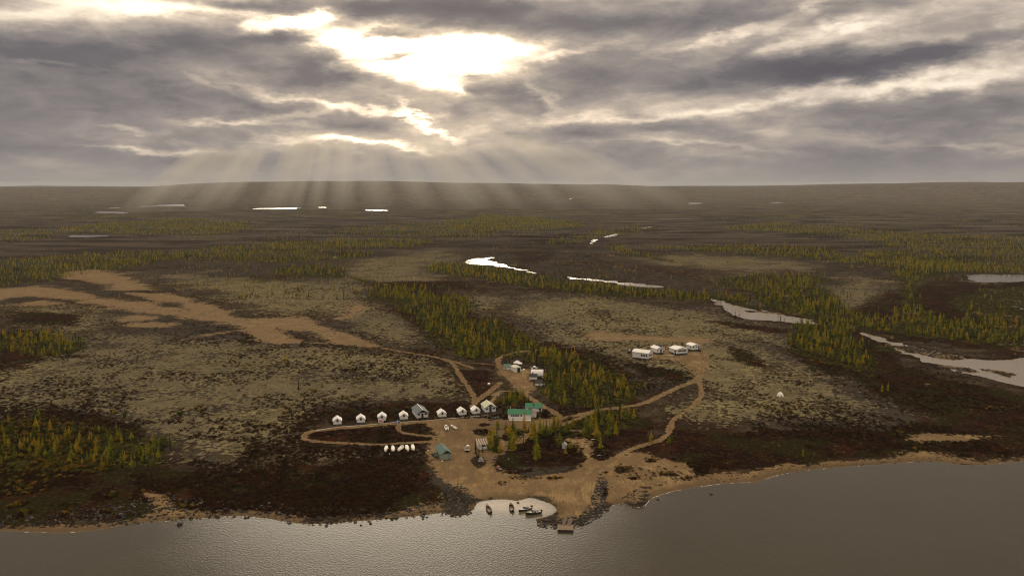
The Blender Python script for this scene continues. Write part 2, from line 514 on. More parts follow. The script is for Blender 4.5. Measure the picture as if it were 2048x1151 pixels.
ROADS = [  # centre line, width in metres
    ([(608, 874), (611, 868), (628, 861), (690, 855), (740, 851), (800, 846.5), (860, 842.5), (900, 840)], 3.0),
    ([(608, 874), (616, 880), (645, 883), (700, 886), (760, 888), (800, 886), (850, 883), (870, 880)], 2.6),
    ([(803, 847), (797, 853), (798, 860), (812, 866), (840, 870), (870, 872)], 2.2),
    ([(946, 815), (950, 800), (943, 784), (930, 765), (915, 742), (904, 725), (870, 714), (800, 702), (735, 690), (690, 684)], 2.6),
    ([(870, 713), (905, 722), (946, 736)], 2.4), ([(905, 722), (960, 726), (1000, 730)], 1.5),
    ([(610, 684), (690, 688), (735, 692)], 2.4),
    ([(944, 812), (962, 795), (985, 778), (1000, 765)], 3.4), ([(985, 790), (1000, 782), (1040, 782)], 2.2), ([(975, 812), (992, 792), (1000, 784)], 2.5),
    ([(1125, 835), (1105, 822), (1085, 811), (1060, 795), (1040, 778), (1018, 755), (1002, 738), (996, 722), (1004, 712), (1040, 703), (1090, 698)], 3.2),
    ([(1100, 842), (1150, 830), (1200, 819), (1250, 813), (1290, 805), (1320, 791), (1350, 777), (1385, 763), (1398, 754), (1405, 735), (1413, 715), (1408, 704), (1395, 698)], 3.6),
    ([(1120, 852), (1150, 838), (1200, 821)], 2.6),
    ([(1398, 742), (1380, 730), (1350, 720), (1300, 716)], 3.0),
    ([(1397, 757), (1402, 775), (1400, 795), (1380, 815), (1355, 832), (1343, 845), (1338, 862), (1322, 878), (1275, 893), (1245, 906), (1215, 925), (1185, 945), (1150, 985)], 2.8),
    ([(1090, 698), (1200, 690), (1270, 700)], 1.3), ([(1160, 860), (1120, 860), (1090, 856)], 1.6),
    ([(1040, 885), (1062, 866), (1085, 858)], 2.6),
]
PALE = [
    [(-60, 705), (200, 690), (420, 670), (650, 690), (800, 705), (900, 730), (945, 780), (930, 798), (850, 800), (640, 812), (600, 850), (600, 900), (740, 912),
     (640, 928), (560, 925), (450, 938), (330, 905), (300, 870), (200, 840), (0, 828), (-60, 828)],
    [(980, 620), (1050, 585), (1200, 590), (1400, 620), (1600, 660), (1590, 700), (1640, 745), (1700, 770), (1750, 800), (1830, 830), (1750, 850), (1600, 842),
     (1500, 850), (1400, 850), (1345, 830), (1300, 820), (1390, 775), (1260, 745), (1150, 700), (1080, 690), (1040, 650)],
    [(540, 560), (730, 560), (740, 600), (840, 650), (870, 690), (800, 700), (690, 665), (650, 632), (500, 632), (400, 590), (300, 560), (230, 545), (400, 545)],
    [(620, 560), (700, 520), (900, 490), (930, 520), (870, 540), (900, 560), (740, 580)],
    [(0, 605), (200, 615), (280, 635), (210, 660), (330, 665), (330, 690), (180, 690), (60, 660), (0, 640)],
    [(1560, 600), (1640, 580), (1700, 545), (1780, 560), (1780, 620), (1690, 625), (1620, 620)],
    [(1230, 512), (1400, 508), (1640, 520), (1650, 538), (1500, 545), (1300, 530)],
    [(1400, 560), (1450, 540), (1560, 548), (1540, 565)],
    [(880, 600), (960, 585), (1010, 590), (1030, 640), (960, 632)],
]
DARKZ = [
    [(-100, 925), (0, 925), (310, 930), (450, 942), (560, 932), (700, 917), (780, 905), (850, 912), (885, 960), (890, 1000), (885, 1022), (600, 1040), (200, 1050), (-100, 1056)],
    [(90, 800), (180, 820), (300, 850), (340, 905), (300, 930), (0, 930), (-60, 860), (60, 840)],
    [(1240, 905), (1330, 850), (1420, 862), (1600, 852), (1750, 858), (1860, 835), (1750, 790), (1700, 755), (1760, 720), (1850, 742), (2100, 800), (2100, 920),
     (1850, 912), (1700, 925), (1500, 945), (1390, 942), (1340, 910)],
    [(610, 855), (850, 843), (872, 890), (650, 892)], [(640, 822), (820, 800), (935, 800), (948, 812), (940, 834), (650, 850)],
    [(1000, 862), (1120, 850), (1240, 815), (1335, 848), (1295, 890), (1180, 935), (990, 940)],
    [(650, 543), (760, 562), (950, 560), (965, 577), (850, 588), (740, 577)],
    [(1235, 716), (1290, 723), (1385, 746), (1375, 762), (1270, 757)],
    [(1560, 705), (1600, 640), (1700, 648), (1800, 690), (1840, 740), (1760, 765), (1640, 745)],
    [(1750, 590), (1840, 560), (2100, 560), (2200, 700), (1950, 700), (1800, 685), (1650, 640)],
    [(880, 732), (1000, 737), (1005, 782), (940, 800), (925, 770)],
    [(1400, 640), (1460, 640), (1600, 660), (1580, 672), (1450, 655)],
    [(100, 700), (170, 690), (170, 715), (110, 720)], [(480, 660), (520, 665), (540, 690), (470, 690)],
    [(-50, 665), (60, 665), (130, 690), (60, 740), (-50, 740)],
    [(1040, 690), (1100, 680), (1200, 705), (1290, 750), (1280, 810), (1110, 815), (1070, 780), (1060, 735)],
    [(740, 590), (900, 580), (945, 620), (1080, 690), (960, 720), (860, 690)],
    [(1000, 470), (1200, 455), (1180, 480), (1050, 545), (1010, 505)],
    [(0, 620), (180, 625), (160, 655), (0, 650)],
    [(1440, 690), (1480, 690), (1560, 735), (1540, 750), (1470, 720)],
]
WOODS = [  # polygon, spacing in metres, colour bias (0 green .. 1 golden)
    ('left', [(-90, 850), (0, 845), (60, 836), (130, 848), (200, 860), (265, 866), (308, 885), (318, 912), (290, 935), (200, 940), (100, 934), (0, 940), (-90, 945)], 3.9),
    ('edge', [(-60, 662), (0, 664), (80, 668), (130, 680), (168, 690), (150, 702), (80, 712), (0, 690), (-60, 690)], 4.8),
    ('mid', [(735, 592), (760, 578), (830, 576), (870, 590), (950, 594), (940, 615), (930, 640), (1000, 640), (1040, 665), (1085, 698), (1040, 704), (1000, 714), (960, 716),
             (900, 700), (865, 680), (850, 650), (830, 630), (790, 610)], 4.4),
    ('camp', [(1045, 700), (1100, 698), (1140, 712), (1180, 722), (1240, 745), (1275, 768), (1270, 798), (1200, 812), (1150, 810), (1105, 803), (1085, 785), (1092, 755),
              (1085, 730), (1060, 722)], 4.4),
    ('right', [(1592, 655), (1610, 643), (1650, 638), (1690, 650), (1705, 675), (1740, 700), (1752, 738), (1740, 748), (1690, 735), (1630, 720), (1590, 702), (1583, 690)], 4.4),
    ('belt', [(868, 528), (910, 526), (960, 534), (1060, 546), (1130, 561), (1200, 570), (1310, 580), (1420, 591), (1500, 598), (1480, 604), (1420, 601), (1300, 594), (1200, 590), (1130, 580),
              (1050, 572), (950, 556), (880, 545)], 5.0),
    ('belt2', [(1500, 575), (1570, 560), (1640, 568), (1665, 600), (1700, 622), (1780, 640), (1800, 620), (1800, 560), (1760, 532), (1680, 525), (1700, 515), (1760, 508), (1900, 520),
               (2060, 540), (2060, 546), (1930, 545), (1850, 560), (1830, 590), (1850, 620), (1900, 640), (2060, 652), (2060, 690), (1900, 680), (1800, 668), (1700, 655),
               (1640, 640), (1560, 622), (1520, 600)], 5.2),
    ('band_b', [(1440, 455), (1560, 447), (1700, 455), (1850, 470), (2100, 478), (2100, 505), (1900, 512), (1800, 500), (1700, 478), (1560, 464)], 6.5),
    ('band_c', [(1230, 492), (1300, 495), (1450, 491), (1650, 497), (1690, 510), (1700, 522), (1600, 516), (1480, 509), (1380, 501)], 6.0),
    ('band_d', [(1225, 492), (1280, 505), (1355, 525), (1290, 517), (1230, 502)], 6.0),
    ('band_e', [(880, 447), (960, 433), (1020, 430), (1100, 440), (1165, 448), (1150, 459), (1050, 462), (960, 462), (900, 456)], 5.2),
    ('band_f', [(120, 458), (230, 447), (350, 438), (500, 447), (525, 455), (440, 468), (330, 470), (200, 464)], 6.0),
    ('band_g', [(400, 497), (600, 485), (700, 478), (820, 480), (855, 490), (700, 498), (500, 502)], 5.6),
    ('band_h', [(-80, 530), (0, 524), (60, 518), (180, 509), (330, 505), (560, 502), (745, 505), (700, 515), (560, 526), (350, 521), (200, 534), (100, 540), (0, 562), (-80, 566)], 6.0),
    ('band_i', [(536, 540), (620, 530), (680, 538), (695, 555), (620, 553)], 5.5),
    ('band_j', [(1095, 486), (1180, 465), (1250, 455), (1310, 455), (1200, 474), (1120, 492)], 7.0),
    ('south', [(1145, 834), (1190, 824), (1250, 820), (1285, 835), (1250, 858), (1205, 870), (1150, 868), (1135, 852)], 5.0),
    ('glade', [(1000, 783), (1030, 781), (1062, 800), (1068, 806), (1040, 806), (1006, 808)], 6.5),
    ('sparse', [(1015, 846), (1060, 842), (1100, 850), (1145, 852), (1140, 872), (1080, 880), (1040, 872), (1018, 862)], 14.0),
    ('band_k', [(660, 462), (760, 452), (900, 447), (1000, 466), (900, 474), (760, 472)], 8.0),
    ('band_l', [(1700, 500), (1900, 505), (2100, 515), (2100, 545), (1950, 548), (1800, 530)], 8.0),
    ('band_m', [(-60, 470), (60, 458), (140, 462), (120, 474), (0, 482)], 9.0),
    ('band_n', [(1440, 556), (1540, 548), (1640, 552), (1650, 566), (1520, 578), (1440, 572)], 7.0),
    ('band_o', [(-60, 575), (0, 560), (120, 545), (200, 530), (330, 520), (200, 545), (110, 556), (0, 572)], 7.0),
    ('bog', [(1900, 600), (2060, 570), (2060, 640), (1950, 632)], 13.0),
    ('arm', [(1440, 610), (1480, 612), (1560, 622), (1550, 616), (1470, 606)], 9.0),
    ('arm2', [(1750, 690), (1800, 696), (1815, 706), (1770, 700)], 10.0),
]
SP = [(t, unproj(smooth_poly(p, True, 2))[:, :2]) for t, p in SAND]
IS = [unproj(ell(*e, n=12, wob=0.15))[:, :2] for e in ISLANDS]
RD = [(unproj(smooth_poly(p, False, 4))[:, :2], w) for p, w in ROADS]
PL = [unproj(p)[:, :2] for p in PALE]
DZ = [unproj(p)[:, :2] for p in DARKZ]
WD = [(n, unproj(smooth_poly(p, True, 2))[:, :2], s) for n, p, s in WOODS]
COVE = flat_pts([(940, 1020), (950, 1000), (1000, 990), (1060, 988), (1112, 1004), (1126, 1020), (1104, 1036), (1060, 1034), (1020, 1030), (975, 1026)])

# ------------------------------------------------------------------ polar ground sheet
az_f = np.radians(np.linspace(-40, 40, 1000))
az_c = np.radians(np.concatenate([np.linspace(40, 180, 36)[1:], np.linspace(-180, -40, 36)[1:-1]]))
AZ = np.concatenate([az_f, az_c])
th = []
y_ = 1190.0
while y_ > 369.4:
    th.append(math.atan((y_ - 575.5) / F) + PITCH)
    y_ -= 1.45 if y_ < 1075 else 6.0
r_ = [2.0, 60.0, 120.0, 170.0] + [CAMH / math.tan(t) for t in th if CAMH / math.tan(t) < 13500]
r_ += [14500.0, 16500.0, 20000.0, 28000.0]
RR = np.array(r_)
# extra rows for the rising far country so that ridges stay crisp
RR = np.unique(np.concatenate([RR, np.arange(5200, 13500, 90.0)]))
NA, NR = len(AZ), len(RR)
GX = (RR[:, None] * np.sin(AZ)[None, :]).ravel()
GY = (RR[:, None] * np.cos(AZ)[None, :]).ravel()
DSH = shore_d(GX, GY)
GZ = h_full(GX, GY, DSH)
rad = np.hypot(GX, GY)
GZ = np.where(rad > 15500, GZ - (rad - 15500) * 0.02, GZ)
soft = np.clip(rad * 0.0042, 1.3, 30.0)      # softness of painted edges, metres


def zone(polys, k=1.0, base=0.0):
    a = np.full(GX.shape, base)
    for p in polys:
        rr = float(np.median(np.hypot(p[:, 0], p[:, 1])))
        sd = poly_sd(GX, GY, p, rr * 0.03 * k + 8)
        a = np.maximum(a, np.clip(0.5 - sd / (soft * 2 * k), 0, 1))
    return a


A_sand = zone([p for _, p in SP], 3.2)
kindmap = np.zeros(GX.shape, int)
for t, p in SP:
    sd = poly_sd(GX, GY, p, 30)
    kindmap[sd < 0] = {'beach': 1, 'airstrip': 2, 'dirt_track': 3}[t]
for p in IS:
    sd = poly_sd(GX, GY, p, 30)
    A_sand = np.minimum(A_sand, np.clip(0.42 + sd / (soft * 1.6), 0, 1))
    kindmap[sd < 0] = 0
A_rut = np.zeros(GX.shape)
for p, w in RD:
    sd = poly_sd(GX, GY, p, 20, closed=False)
    A_sand = np.maximum(A_sand, np.clip(0.5 - (sd - w * 0.5) / (soft * 1.3), 0, 1))
    A_rut = np.maximum(A_rut, np.clip(1 - sd / 0.8, 0, 1))
    kindmap[(sd < w * 0.5) & (kindmap == 0)] = 3
_wy = unproj([(880, 842), (1000, 838), (1060, 846), (1090, 850), (1000, 870), (975, 900), (985, 925), (940, 930), (915, 900), (890, 870)])[:, :2]
A_rut = np.maximum(A_rut, sstep(-poly_sd(GX, GY, _wy, 40), -8, 10) * 0.9)
A_pale = zone(PL, 9.0, 0.0)
A_dark = zone(DZ, 5.0, 0.0)
A_wood = zone([p for _, p, _ in WD], 2.5, 0.0)
A_wet = np.clip(1 - np.abs(DSH - 1.5) / 4.0, 0, 1)
strand = np.clip(1 - DSH / 3.2, 0, 1) * 0.62          # thin bare strand along the whole lake
for poly, lev, mg in _PONDS:
    sd = poly_sd(GX, GY, poly, 12)
    A_dark = np.maximum(A_dark, np.clip(1 - np.maximum(sd, 0) / 10, 0, 1) * 0.8)
A_sand = np.maximum(A_sand, strand)
for poly, lev in _BARS:
    A_sand = np.maximum(A_sand, 0.46 * sstep(-poly_sd(GX, GY, poly, 12), -6, 2))

mg_, NTg = new_mat("ground")
g = NTg
gp = g.n('ShaderNodeNewGeometry').outputs['Position']


def attr(nt, name):
    return nt.n('ShaderNodeAttribute', attribute_name=name).outputs['Fac']


sand, pale, dark, wood, wet, rut = [attr(g, n) for n in ('sand', 'pale', 'dark', 'wood', 'wet', 'rut')]
gxy = g.vm('MULTIPLY', gp, (1, 1, 0.3))
n_big = g.noise(gxy, 0.006, 5, 0.6)
n_100 = g.noise(g.vm('ADD', gxy, (300, 50, 0)), 0.022, 5, 0.62)
n_12 = g.noise(gxy, 0.085, 5, 0.65)
n_2 = g.noise(gxy, 0.42, 3.5, 0.6)
n_2b = g.noise(g.vm('ADD', gxy, (31, 77, 5)), 0.6, 3.0, 0.62)
n_f = g.noise(gxy, 2.3, 3, 0.6)
vor = g.n('ShaderNodeTexVoronoi', {'Vector': g.vm('ADD', gxy, g.vm('MULTIPLY', g.noise(gxy, 0.5, 2, 0.5, out=1), (2.0, 2.0, 0))), 'Scale': 0.30},
          feature='F1')
vd = vor.outputs['Distance']

def nz(n, k=3.0):
    return g.m('MULTIPLY', g.m('SUBTRACT', n, 0.5), k * 2.0)


heath = g.mix(g.ss(n_100, 0.46, 0.54), (0.078, 0.062, 0.040), (0.034, 0.017, 0.011))
heath = g.mix(g.ss(n_big, 0.45, 0.56), heath, (0.066, 0.058, 0.047))
heath = g.mix(g.ss(n_12, 0.44, 0.58, 0, 0.7), heath, (0.022, 0.012, 0.008))
heath = g.mix(g.ss(n_f, 0.42, 0.62, 0, 0.6), heath, (0.020, 0.013, 0.009))
lich = g.mix(g.ss(n_12, 0.42, 0.58), (0.265, 0.232, 0.115), (0.125, 0.107, 0.060))
lich = g.mix(g.ss(n_100, 0.42, 0.6, 0, 0.6), lich, (0.088, 0.068, 0.046))
lich = g.mix(g.ss(n_big, 0.44, 0.54, 0, 0.45), lich, (0.090, 0.074, 0.056))
lich = g.mix(g.ss(n_f, 0.5, 0.62, 0, 0.5), lich, (0.32, 0.295, 0.18))
# lichen between the dark dwarf-shrub hummocks
lf = g.m('ADD', nz(n_2, 2.6), nz(n_12, 1.3))
lf = g.m('ADD', lf, g.m('MULTIPLY', g.m('SUBTRACT', vd, 0.45), 0.7))
lf = g.m('ADD', lf, nz(n_100, 2.6))
lf = g.m('ADD', lf, g.m('MULTIPLY_ADD', pale, 1.7, -1.35))
lich_f = g.ss(lf, -0.15, 0.35)
col_g = g.mix(lich_f, heath, lich)
shr = g.mix(g.ss(n_12, 0.45, 0.56), (0.016, 0.007, 0.005), (0.030, 0.014, 0.006))
shr = g.mix(g.ss(n_100, 0.49, 0.57), shr, (0.024, 0.022, 0.006))
shr = g.mix(g.ss(g.noise(gxy, 0.05, 4, 0.6), 0.55, 0.63, 0, 0.8), shr, (0.050, 0.014, 0.008))
shr = g.mix(g.ss(n_2b, 0.54, 0.68, 0, 0.8), shr, (0.082, 0.058, 0.032))
shr = g.mix(g.ss(n_f, 0.40, 0.60, 0, 0.5), shr, (0.008, 0.005, 0.004))
df = g.m('ADD', nz(n_2b, 1.4), nz(n_12, 1.8))
df = g.m('ADD', df, nz(n_100, 1.5))
df = g.m('ADD', df, g.m('MULTIPLY_ADD', dark, 2.4, -1.45))
col_g = g.mix(g.ss(df, -0.1, 0.25), col_g, shr)
wf = g.ss(g.m('ADD', wood, nz(n_12, 1.5)), 0.25, 0.6)
col_g = g.mix(wf, col_g, g.mix(g.ss(n_2, 0.4, 0.6), (0.014, 0.013, 0.005), (0.050, 0.046, 0.012)))
# scattered pale stones and bare gravel specks
spk = g.ss(g.noise(gxy, 0.9, 2, 0.5), 0.66, 0.72)
col_g = g.mix(g.m('MULTIPLY', spk, g.m('MULTIPLY_ADD', dark, -0.38, 0.5)), col_g, (0.24, 0.21, 0.17))
# far country: brighter larch stands as flecks and bands
dist = g.vm('LENGTH', gp, out=1)
farw = g.ss(dist, 1800, 3400)
fl = g.noise(g.vm('MULTIPLY', gxy, (0.6, 1.6, 0)), 0.0042, 6, 0.62)
fc = g.mix(g.ss(g.noise(gxy, 0.012, 4, 0.6), 0.4, 0.6), (0.026, 0.028, 0.013), (0.092, 0.084, 0.022))
hfar = g.mix(g.ss(g.noise(g.vm('MULTIPLY', gxy, (0.5, 1.4, 0)), 0.010, 6, 0.65), 0.45, 0.56), (0.088, 0.074, 0.060), (0.021, 0.015, 0.012))
col_g = g.mix(g.m('MULTIPLY', g.ss(dist, 900, 1900), 0.75), col_g, hfar)
col_g = g.mix(g.m('MULTIPLY', g.ss(fl, 0.52, 0.56), farw), col_g, fc)
fl2 = g.noise(g.vm('MULTIPLY', g.vm('ADD', gxy, (0, 5000, 0)), (0.5, 2.0, 0)), 0.006, 5, 0.6)
col_g = g.mix(g.m('MULTIPLY', g.ss(fl2, 0.57, 0.63), g.ss(dist, 1500, 2600)), col_g, (0.13, 0.115, 0.09))

sc = g.mix(g.ss(n_12, 0.44, 0.56), (0.310, 0.222, 0.112), (0.190, 0.134, 0.070))
drag = g.noise(g.vm('MULTIPLY', gxy, (1.0, 0.35, 0)), 0.33, 4, 0.6)
far_s = g.ss(g.vm('LENGTH', gp, out=1), 480, 640)
sc = g.mix(g.m('MULTIPLY', far_s, 0.6), sc, g.mix(g.ss(g.noise(g.vm('MULTIPLY', gxy, (0.05, 0.22, 0)), 1.0, 4, 0.6), 0.42, 0.60), (0.270, 0.208, 0.135), (0.155, 0.118, 0.078)))
wav = g.n('ShaderNodeTexWave', {'Vector': g.vm('MULTIPLY', gxy, (1.0, 0.55, 0)), 'Scale': 0.22, 'Distortion': 26.0, 'Detail': 3.0, 'Detail Scale': 0.35, 'Detail Roughness': 0.55})
sc = g.mix(g.m('MULTIPLY', g.ss(wav.outputs['Fac'], 0.35, 0.75), 0.38), sc, (0.135, 0.093, 0.056))
sc = g.mix(g.ss(drag, 0.46, 0.60, 0, 0.65), sc, (0.150, 0.103, 0.062))
sc = g.mix(g.ss(n_100, 0.46, 0.60, 0, 0.5), sc, (0.185, 0.128, 0.072))
sc = g.mix(g.ss(n_f, 0.52, 0.66, 0, 0.4), sc, (0.42, 0.30, 0.17))
sc = g.mix(g.m('MULTIPLY', rut, 0.55), sc, (0.115, 0.078, 0.052))
sc = g.mix(g.ss(wet, 0.0, 1.0, 0, 0.75), sc, (0.115, 0.082, 0.050))
sf = g.m('ADD', sand, g.m('ADD', nz(n_2, 0.8), g.m('ADD', nz(n_12, 0.9), g.m('MULTIPLY', nz(n_100, 1.1), g.ss(g.vm('LENGTH', gp, out=1), 480, 700)))))
sfac = g.ss(sf, 0.34, 0.62)
col_g = g.mix(sfac, col_g, sc)
hb = g.m('ADD', g.m('MULTIPLY', n_2, 0.9), g.m('MULTIPLY', n_f, 0.25))
bmp = g.n('ShaderNodeBump', {'Strength': 0.75, 'Distance': 0.9, 'Height': hb})
bs = g.n('ShaderNodeBsdfPrincipled', {'Base Color': col_g, 'Roughness': 0.95, 'Normal': bmp.outputs[0]})
bs.inputs['Specular IOR Level'].default_value = 0.0
g.n('ShaderNodeOutputMaterial', {0: bs.outputs[0]})

i_ = np.arange(NR - 1)[:, None]
j_ = np.arange(NA)[None, :]
jn = (j_ + 1) % NA
quads = np.stack([i_ * NA + j_, i_ * NA + jn, (i_ + 1) * NA + jn, (i_ + 1) * NA + j_], -1).reshape(-1, 4)[:, ::-1]
attrs = {'sand': A_sand, 'pale': A_pale, 'dark': A_dark, 'wood': A_wood, 'wet': A_wet, 'rut': A_rut}


def grid_mesh(name, q, xyz, mat, at=None):
    used, inv = np.unique(q, return_inverse=True)
    inv = inv.reshape(q.shape)
    me = bpy.data.meshes.new(name)
    me.vertices.add(len(used))
    me.vertices.foreach_set('co', xyz[used].astype(np.float32).ravel())
    me.loops.add(q.size)
    me.loops.foreach_set('vertex_index', inv.astype(np.int32).ravel())
    me.polygons.add(len(q))
    me.polygons.foreach_set('loop_start', np.arange(0, q.size, 4, dtype=np.int32))
    me.polygons.foreach_set('loop_total', np.full(len(q), 4, np.int32))
    me.polygons.foreach_set('use_smooth', np.ones(len(q), bool))
    me.materials.append(mat)
    for k, a in (at or {}).items():
        at_ = me.attributes.new(k, 'FLOAT', 'POINT')
        at_.data.foreach_set('value', a[used].astype(np.float32))
    me.update(calc_edges=True)
    return link(bpy.data.objects.new(name, me))


xyz = np.stack([GX, GY, GZ], 1)
qk = kindmap[quads[:, 0]]
qr = rad[quads[:, 0]]
sel_h = (qr > 6500) & (qk == 0)
STRUCT = [('ground', (qk == 0) & ~sel_h), ('beach', qk == 1), ('airstrip', qk == 2), ('dirt_track', qk == 3), ('hills', sel_h)]
for nm, s in STRUCT:
    o = grid_mesh(nm, quads[s], xyz, mg_, attrs)
    o['kind'] = 'structure'

# ------------------------------------------------------------------ water
def water_mat(name, ripple, tint, rough):
    m, w = new_mat(name)
    p = w.n('ShaderNodeNewGeometry').outputs['Position']
    pr = w.n('ShaderNodeMapping', {0: p})
    pr.inputs[2].default_value = (0, 0, R(-24))
    pr.inputs[3].default_value = (1.0, 0.62, 1.0)
    a = w.noise(pr.outputs[0], 1.7, 3, 0.6)
    b = w.noise(p, 2.6, 2, 0.5)
    c = w.noise(p, 0.03, 4, 0.6)
    hgt = w.m('ADD', w.m('MULTIPLY', a, w.m('MULTIPLY_ADD', c, 1.0, 0.35)), w.m('MULTIPLY', b, 0.22))
    bp = w.n('ShaderNodeBump', {'Strength': ripple, 'Distance': 0.30, 'Height': hgt})
    sh = attr(w, 'shallow')
    cc = w.mix(c, tint, tuple(t * 1.35 for t in tint))
    cc = w.mix(sh, cc, (0.36, 0.27, 0.165))
    bsd = w.n('ShaderNodeBsdfPrincipled', {'Base Color': cc, 'Roughness': rough, 'IOR': 1.33, 'Normal': bp.outputs[0]})
    w.n('ShaderNodeOutputMaterial', {0: bsd.outputs[0]})
    return m


m_lake = water_mat("lake_water", 0.34, (0.036, 0.030, 0.016), 0.16)
m_pond = water_mat("pond_water", 0.35, (0.035, 0.030, 0.024), 0.12)
shal = 0.75 * sstep(-poly_sd(GX, GY, COVE, 20) + 2 * vnoise(GX, GY, 4.0), -2.0, 9.0) * np.clip(0.9 - 0.0 * DSH, 0, 1)
shal = np.maximum(shal, np.clip(1 + (DSH - 0.6) / 1.2, 0, 1) * 0.25)
lq = quads[(DSH[quads].min(1) < 2.0) & (rad[quads].max(1) < 4500)]
xyzw = np.stack([GX, GY, np.zeros_like(GX)], 1)
o = grid_mesh('lake', lq, xyzw, m_lake, {'shallow': shal})
o['kind'] = 'structure'
m_river = water_mat("river_water", 0.5, (0.20, 0.17, 0.135), 0.12)
for (poly, lev, mg), kd in zip(_PONDS, POND_KIND):
    me = bpy.data.meshes.new(kd)
    c = poly.mean(0)
    # grow the sheet a little so that the terrain cuts its outline
    ar = 0.5 * np.sum(poly[:, 0] * np.roll(poly[:, 1], -1) - np.roll(poly[:, 0], -1) * poly[:, 1])
    n = len(poly)
    nx = []
    for k in range(n):
        e = poly[(k + 1) % n] - poly[k - 1]
        nn = np.array([e[1], -e[0]]) / (np.hypot(*e) + 1e-9)
        nx.append(poly[k] + nn * mg * 0.15 * (1 if ar > 0 else -1))
    vs = [(p[0], p[1], lev) for p in nx]
    if ar < 0:
        vs = vs[::-1]
    o = mesh_obj(kd, vs, [list(range(n))], m_river if kd == 'river' else m_pond)
    o['kind'] = 'structure'

# sky glints at the waterline, painted as a thin broken white line
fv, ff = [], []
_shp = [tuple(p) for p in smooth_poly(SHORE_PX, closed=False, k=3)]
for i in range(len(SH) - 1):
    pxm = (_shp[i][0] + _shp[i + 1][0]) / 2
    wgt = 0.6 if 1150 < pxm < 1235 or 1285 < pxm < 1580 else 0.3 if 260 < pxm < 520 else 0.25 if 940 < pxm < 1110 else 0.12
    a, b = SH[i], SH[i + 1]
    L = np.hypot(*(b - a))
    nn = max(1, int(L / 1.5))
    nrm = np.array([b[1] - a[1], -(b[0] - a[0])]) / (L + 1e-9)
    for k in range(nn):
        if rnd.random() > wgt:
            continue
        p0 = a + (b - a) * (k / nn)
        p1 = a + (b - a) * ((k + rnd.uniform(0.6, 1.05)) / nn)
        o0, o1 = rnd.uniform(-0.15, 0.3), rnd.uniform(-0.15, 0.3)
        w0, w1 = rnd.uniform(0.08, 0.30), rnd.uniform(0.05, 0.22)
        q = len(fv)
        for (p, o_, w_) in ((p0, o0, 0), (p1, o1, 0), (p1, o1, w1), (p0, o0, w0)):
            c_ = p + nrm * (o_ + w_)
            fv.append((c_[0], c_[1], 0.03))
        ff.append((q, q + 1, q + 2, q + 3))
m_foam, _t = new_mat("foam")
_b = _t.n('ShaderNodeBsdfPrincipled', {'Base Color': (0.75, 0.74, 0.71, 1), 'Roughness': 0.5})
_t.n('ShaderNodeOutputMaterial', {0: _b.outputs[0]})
o = mesh_obj('shore_glint', fv, ff, m_foam)
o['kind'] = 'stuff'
o['label'] = 'broken white line of painted sky glint along the lake shore'

# ------------------------------------------------------------------ vegetation and stones
def tagged(o, label=None, cat=None, group=None, kind=None):
    if label: o['label'] = label
    if cat: o['category'] = cat
    if group: o['group'] = group
    if kind: o['kind'] = kind
    return o


def foliage_mat(name, stops, transl=0.35):
    m, t = new_mat(name)
    oi = t.n('ShaderNodeObjectInfo')
    p = t.n('ShaderNodeNewGeometry').outputs['Position']
    v = t.noise(p, 0.9, 3, 0.6)
    f = t.m('ADD', oi.outputs['Random'], t.m('MULTIPLY', t.m('SUBTRACT', v, 0.5), 0.9), clamp=True)
    c = t.ramp(f, stops)
    d = t.n('ShaderNodeBsdfDiffuse', {'Color': c})
    tr = t.n('ShaderNodeBsdfTranslucent', {'Color': t.mix(1.0, c, (1.25, 1.2, 0.8), 'MULTIPLY')})
    mx = t.n('ShaderNodeMixShader', {0: transl, 1: d.outputs[0], 2: tr.outputs[0]})
    t.n('ShaderNodeOutputMaterial', {0: mx.outputs[0]})
    return m


def plain(name, color, rough=0.8, var=0.25, scale=3.0, metallic=0.0):
    m, t = new_mat(name)
    p = t.n('ShaderNodeTexCoord').outputs['Object']
    n = t.noise(p, scale, 4, 0.6)
    c = t.mix(t.ss(n, 0.35, 0.7), color, tuple(x * (1 - var) for x in color))
    b = t.n('ShaderNodeBsdfPrincipled', {'Base Color': c, 'Roughness': rough, 'Metallic': metallic})
    t.n('ShaderNodeOutputMaterial', {0: b.outputs[0]})
    return m


m_larch = foliage_mat("larch_needles", [(0.0, (0.085, 0.108, 0.017)), (0.3, (0.195, 0.215, 0.024)), (0.7, (0.350, 0.320, 0.030)), (1.0, (0.48, 0.320, 0.030))], 0.5)
m_spruce = foliage_mat("spruce_needles", [(0.0, (0.014, 0.024, 0.010)), (1.0, (0.038, 0.046, 0.014))], 0.15)
m_willow = foliage_mat("willow_leaves", [(0.0, (0.055, 0.060, 0.014)), (0.5, (0.15, 0.125, 0.018)), (1.0, (0.26, 0.15, 0.02))], 0.4)
m_heath = foliage_mat("heath_leaves", [(0.0, (0.018, 0.009, 0.006)), (0.45, (0.040, 0.018, 0.009)), (0.75, (0.036, 0.032, 0.010)), (1.0, (0.085, 0.028, 0.012))], 0.2)
m_bark = plain("bark", (0.06, 0.045, 0.035), 0.9)


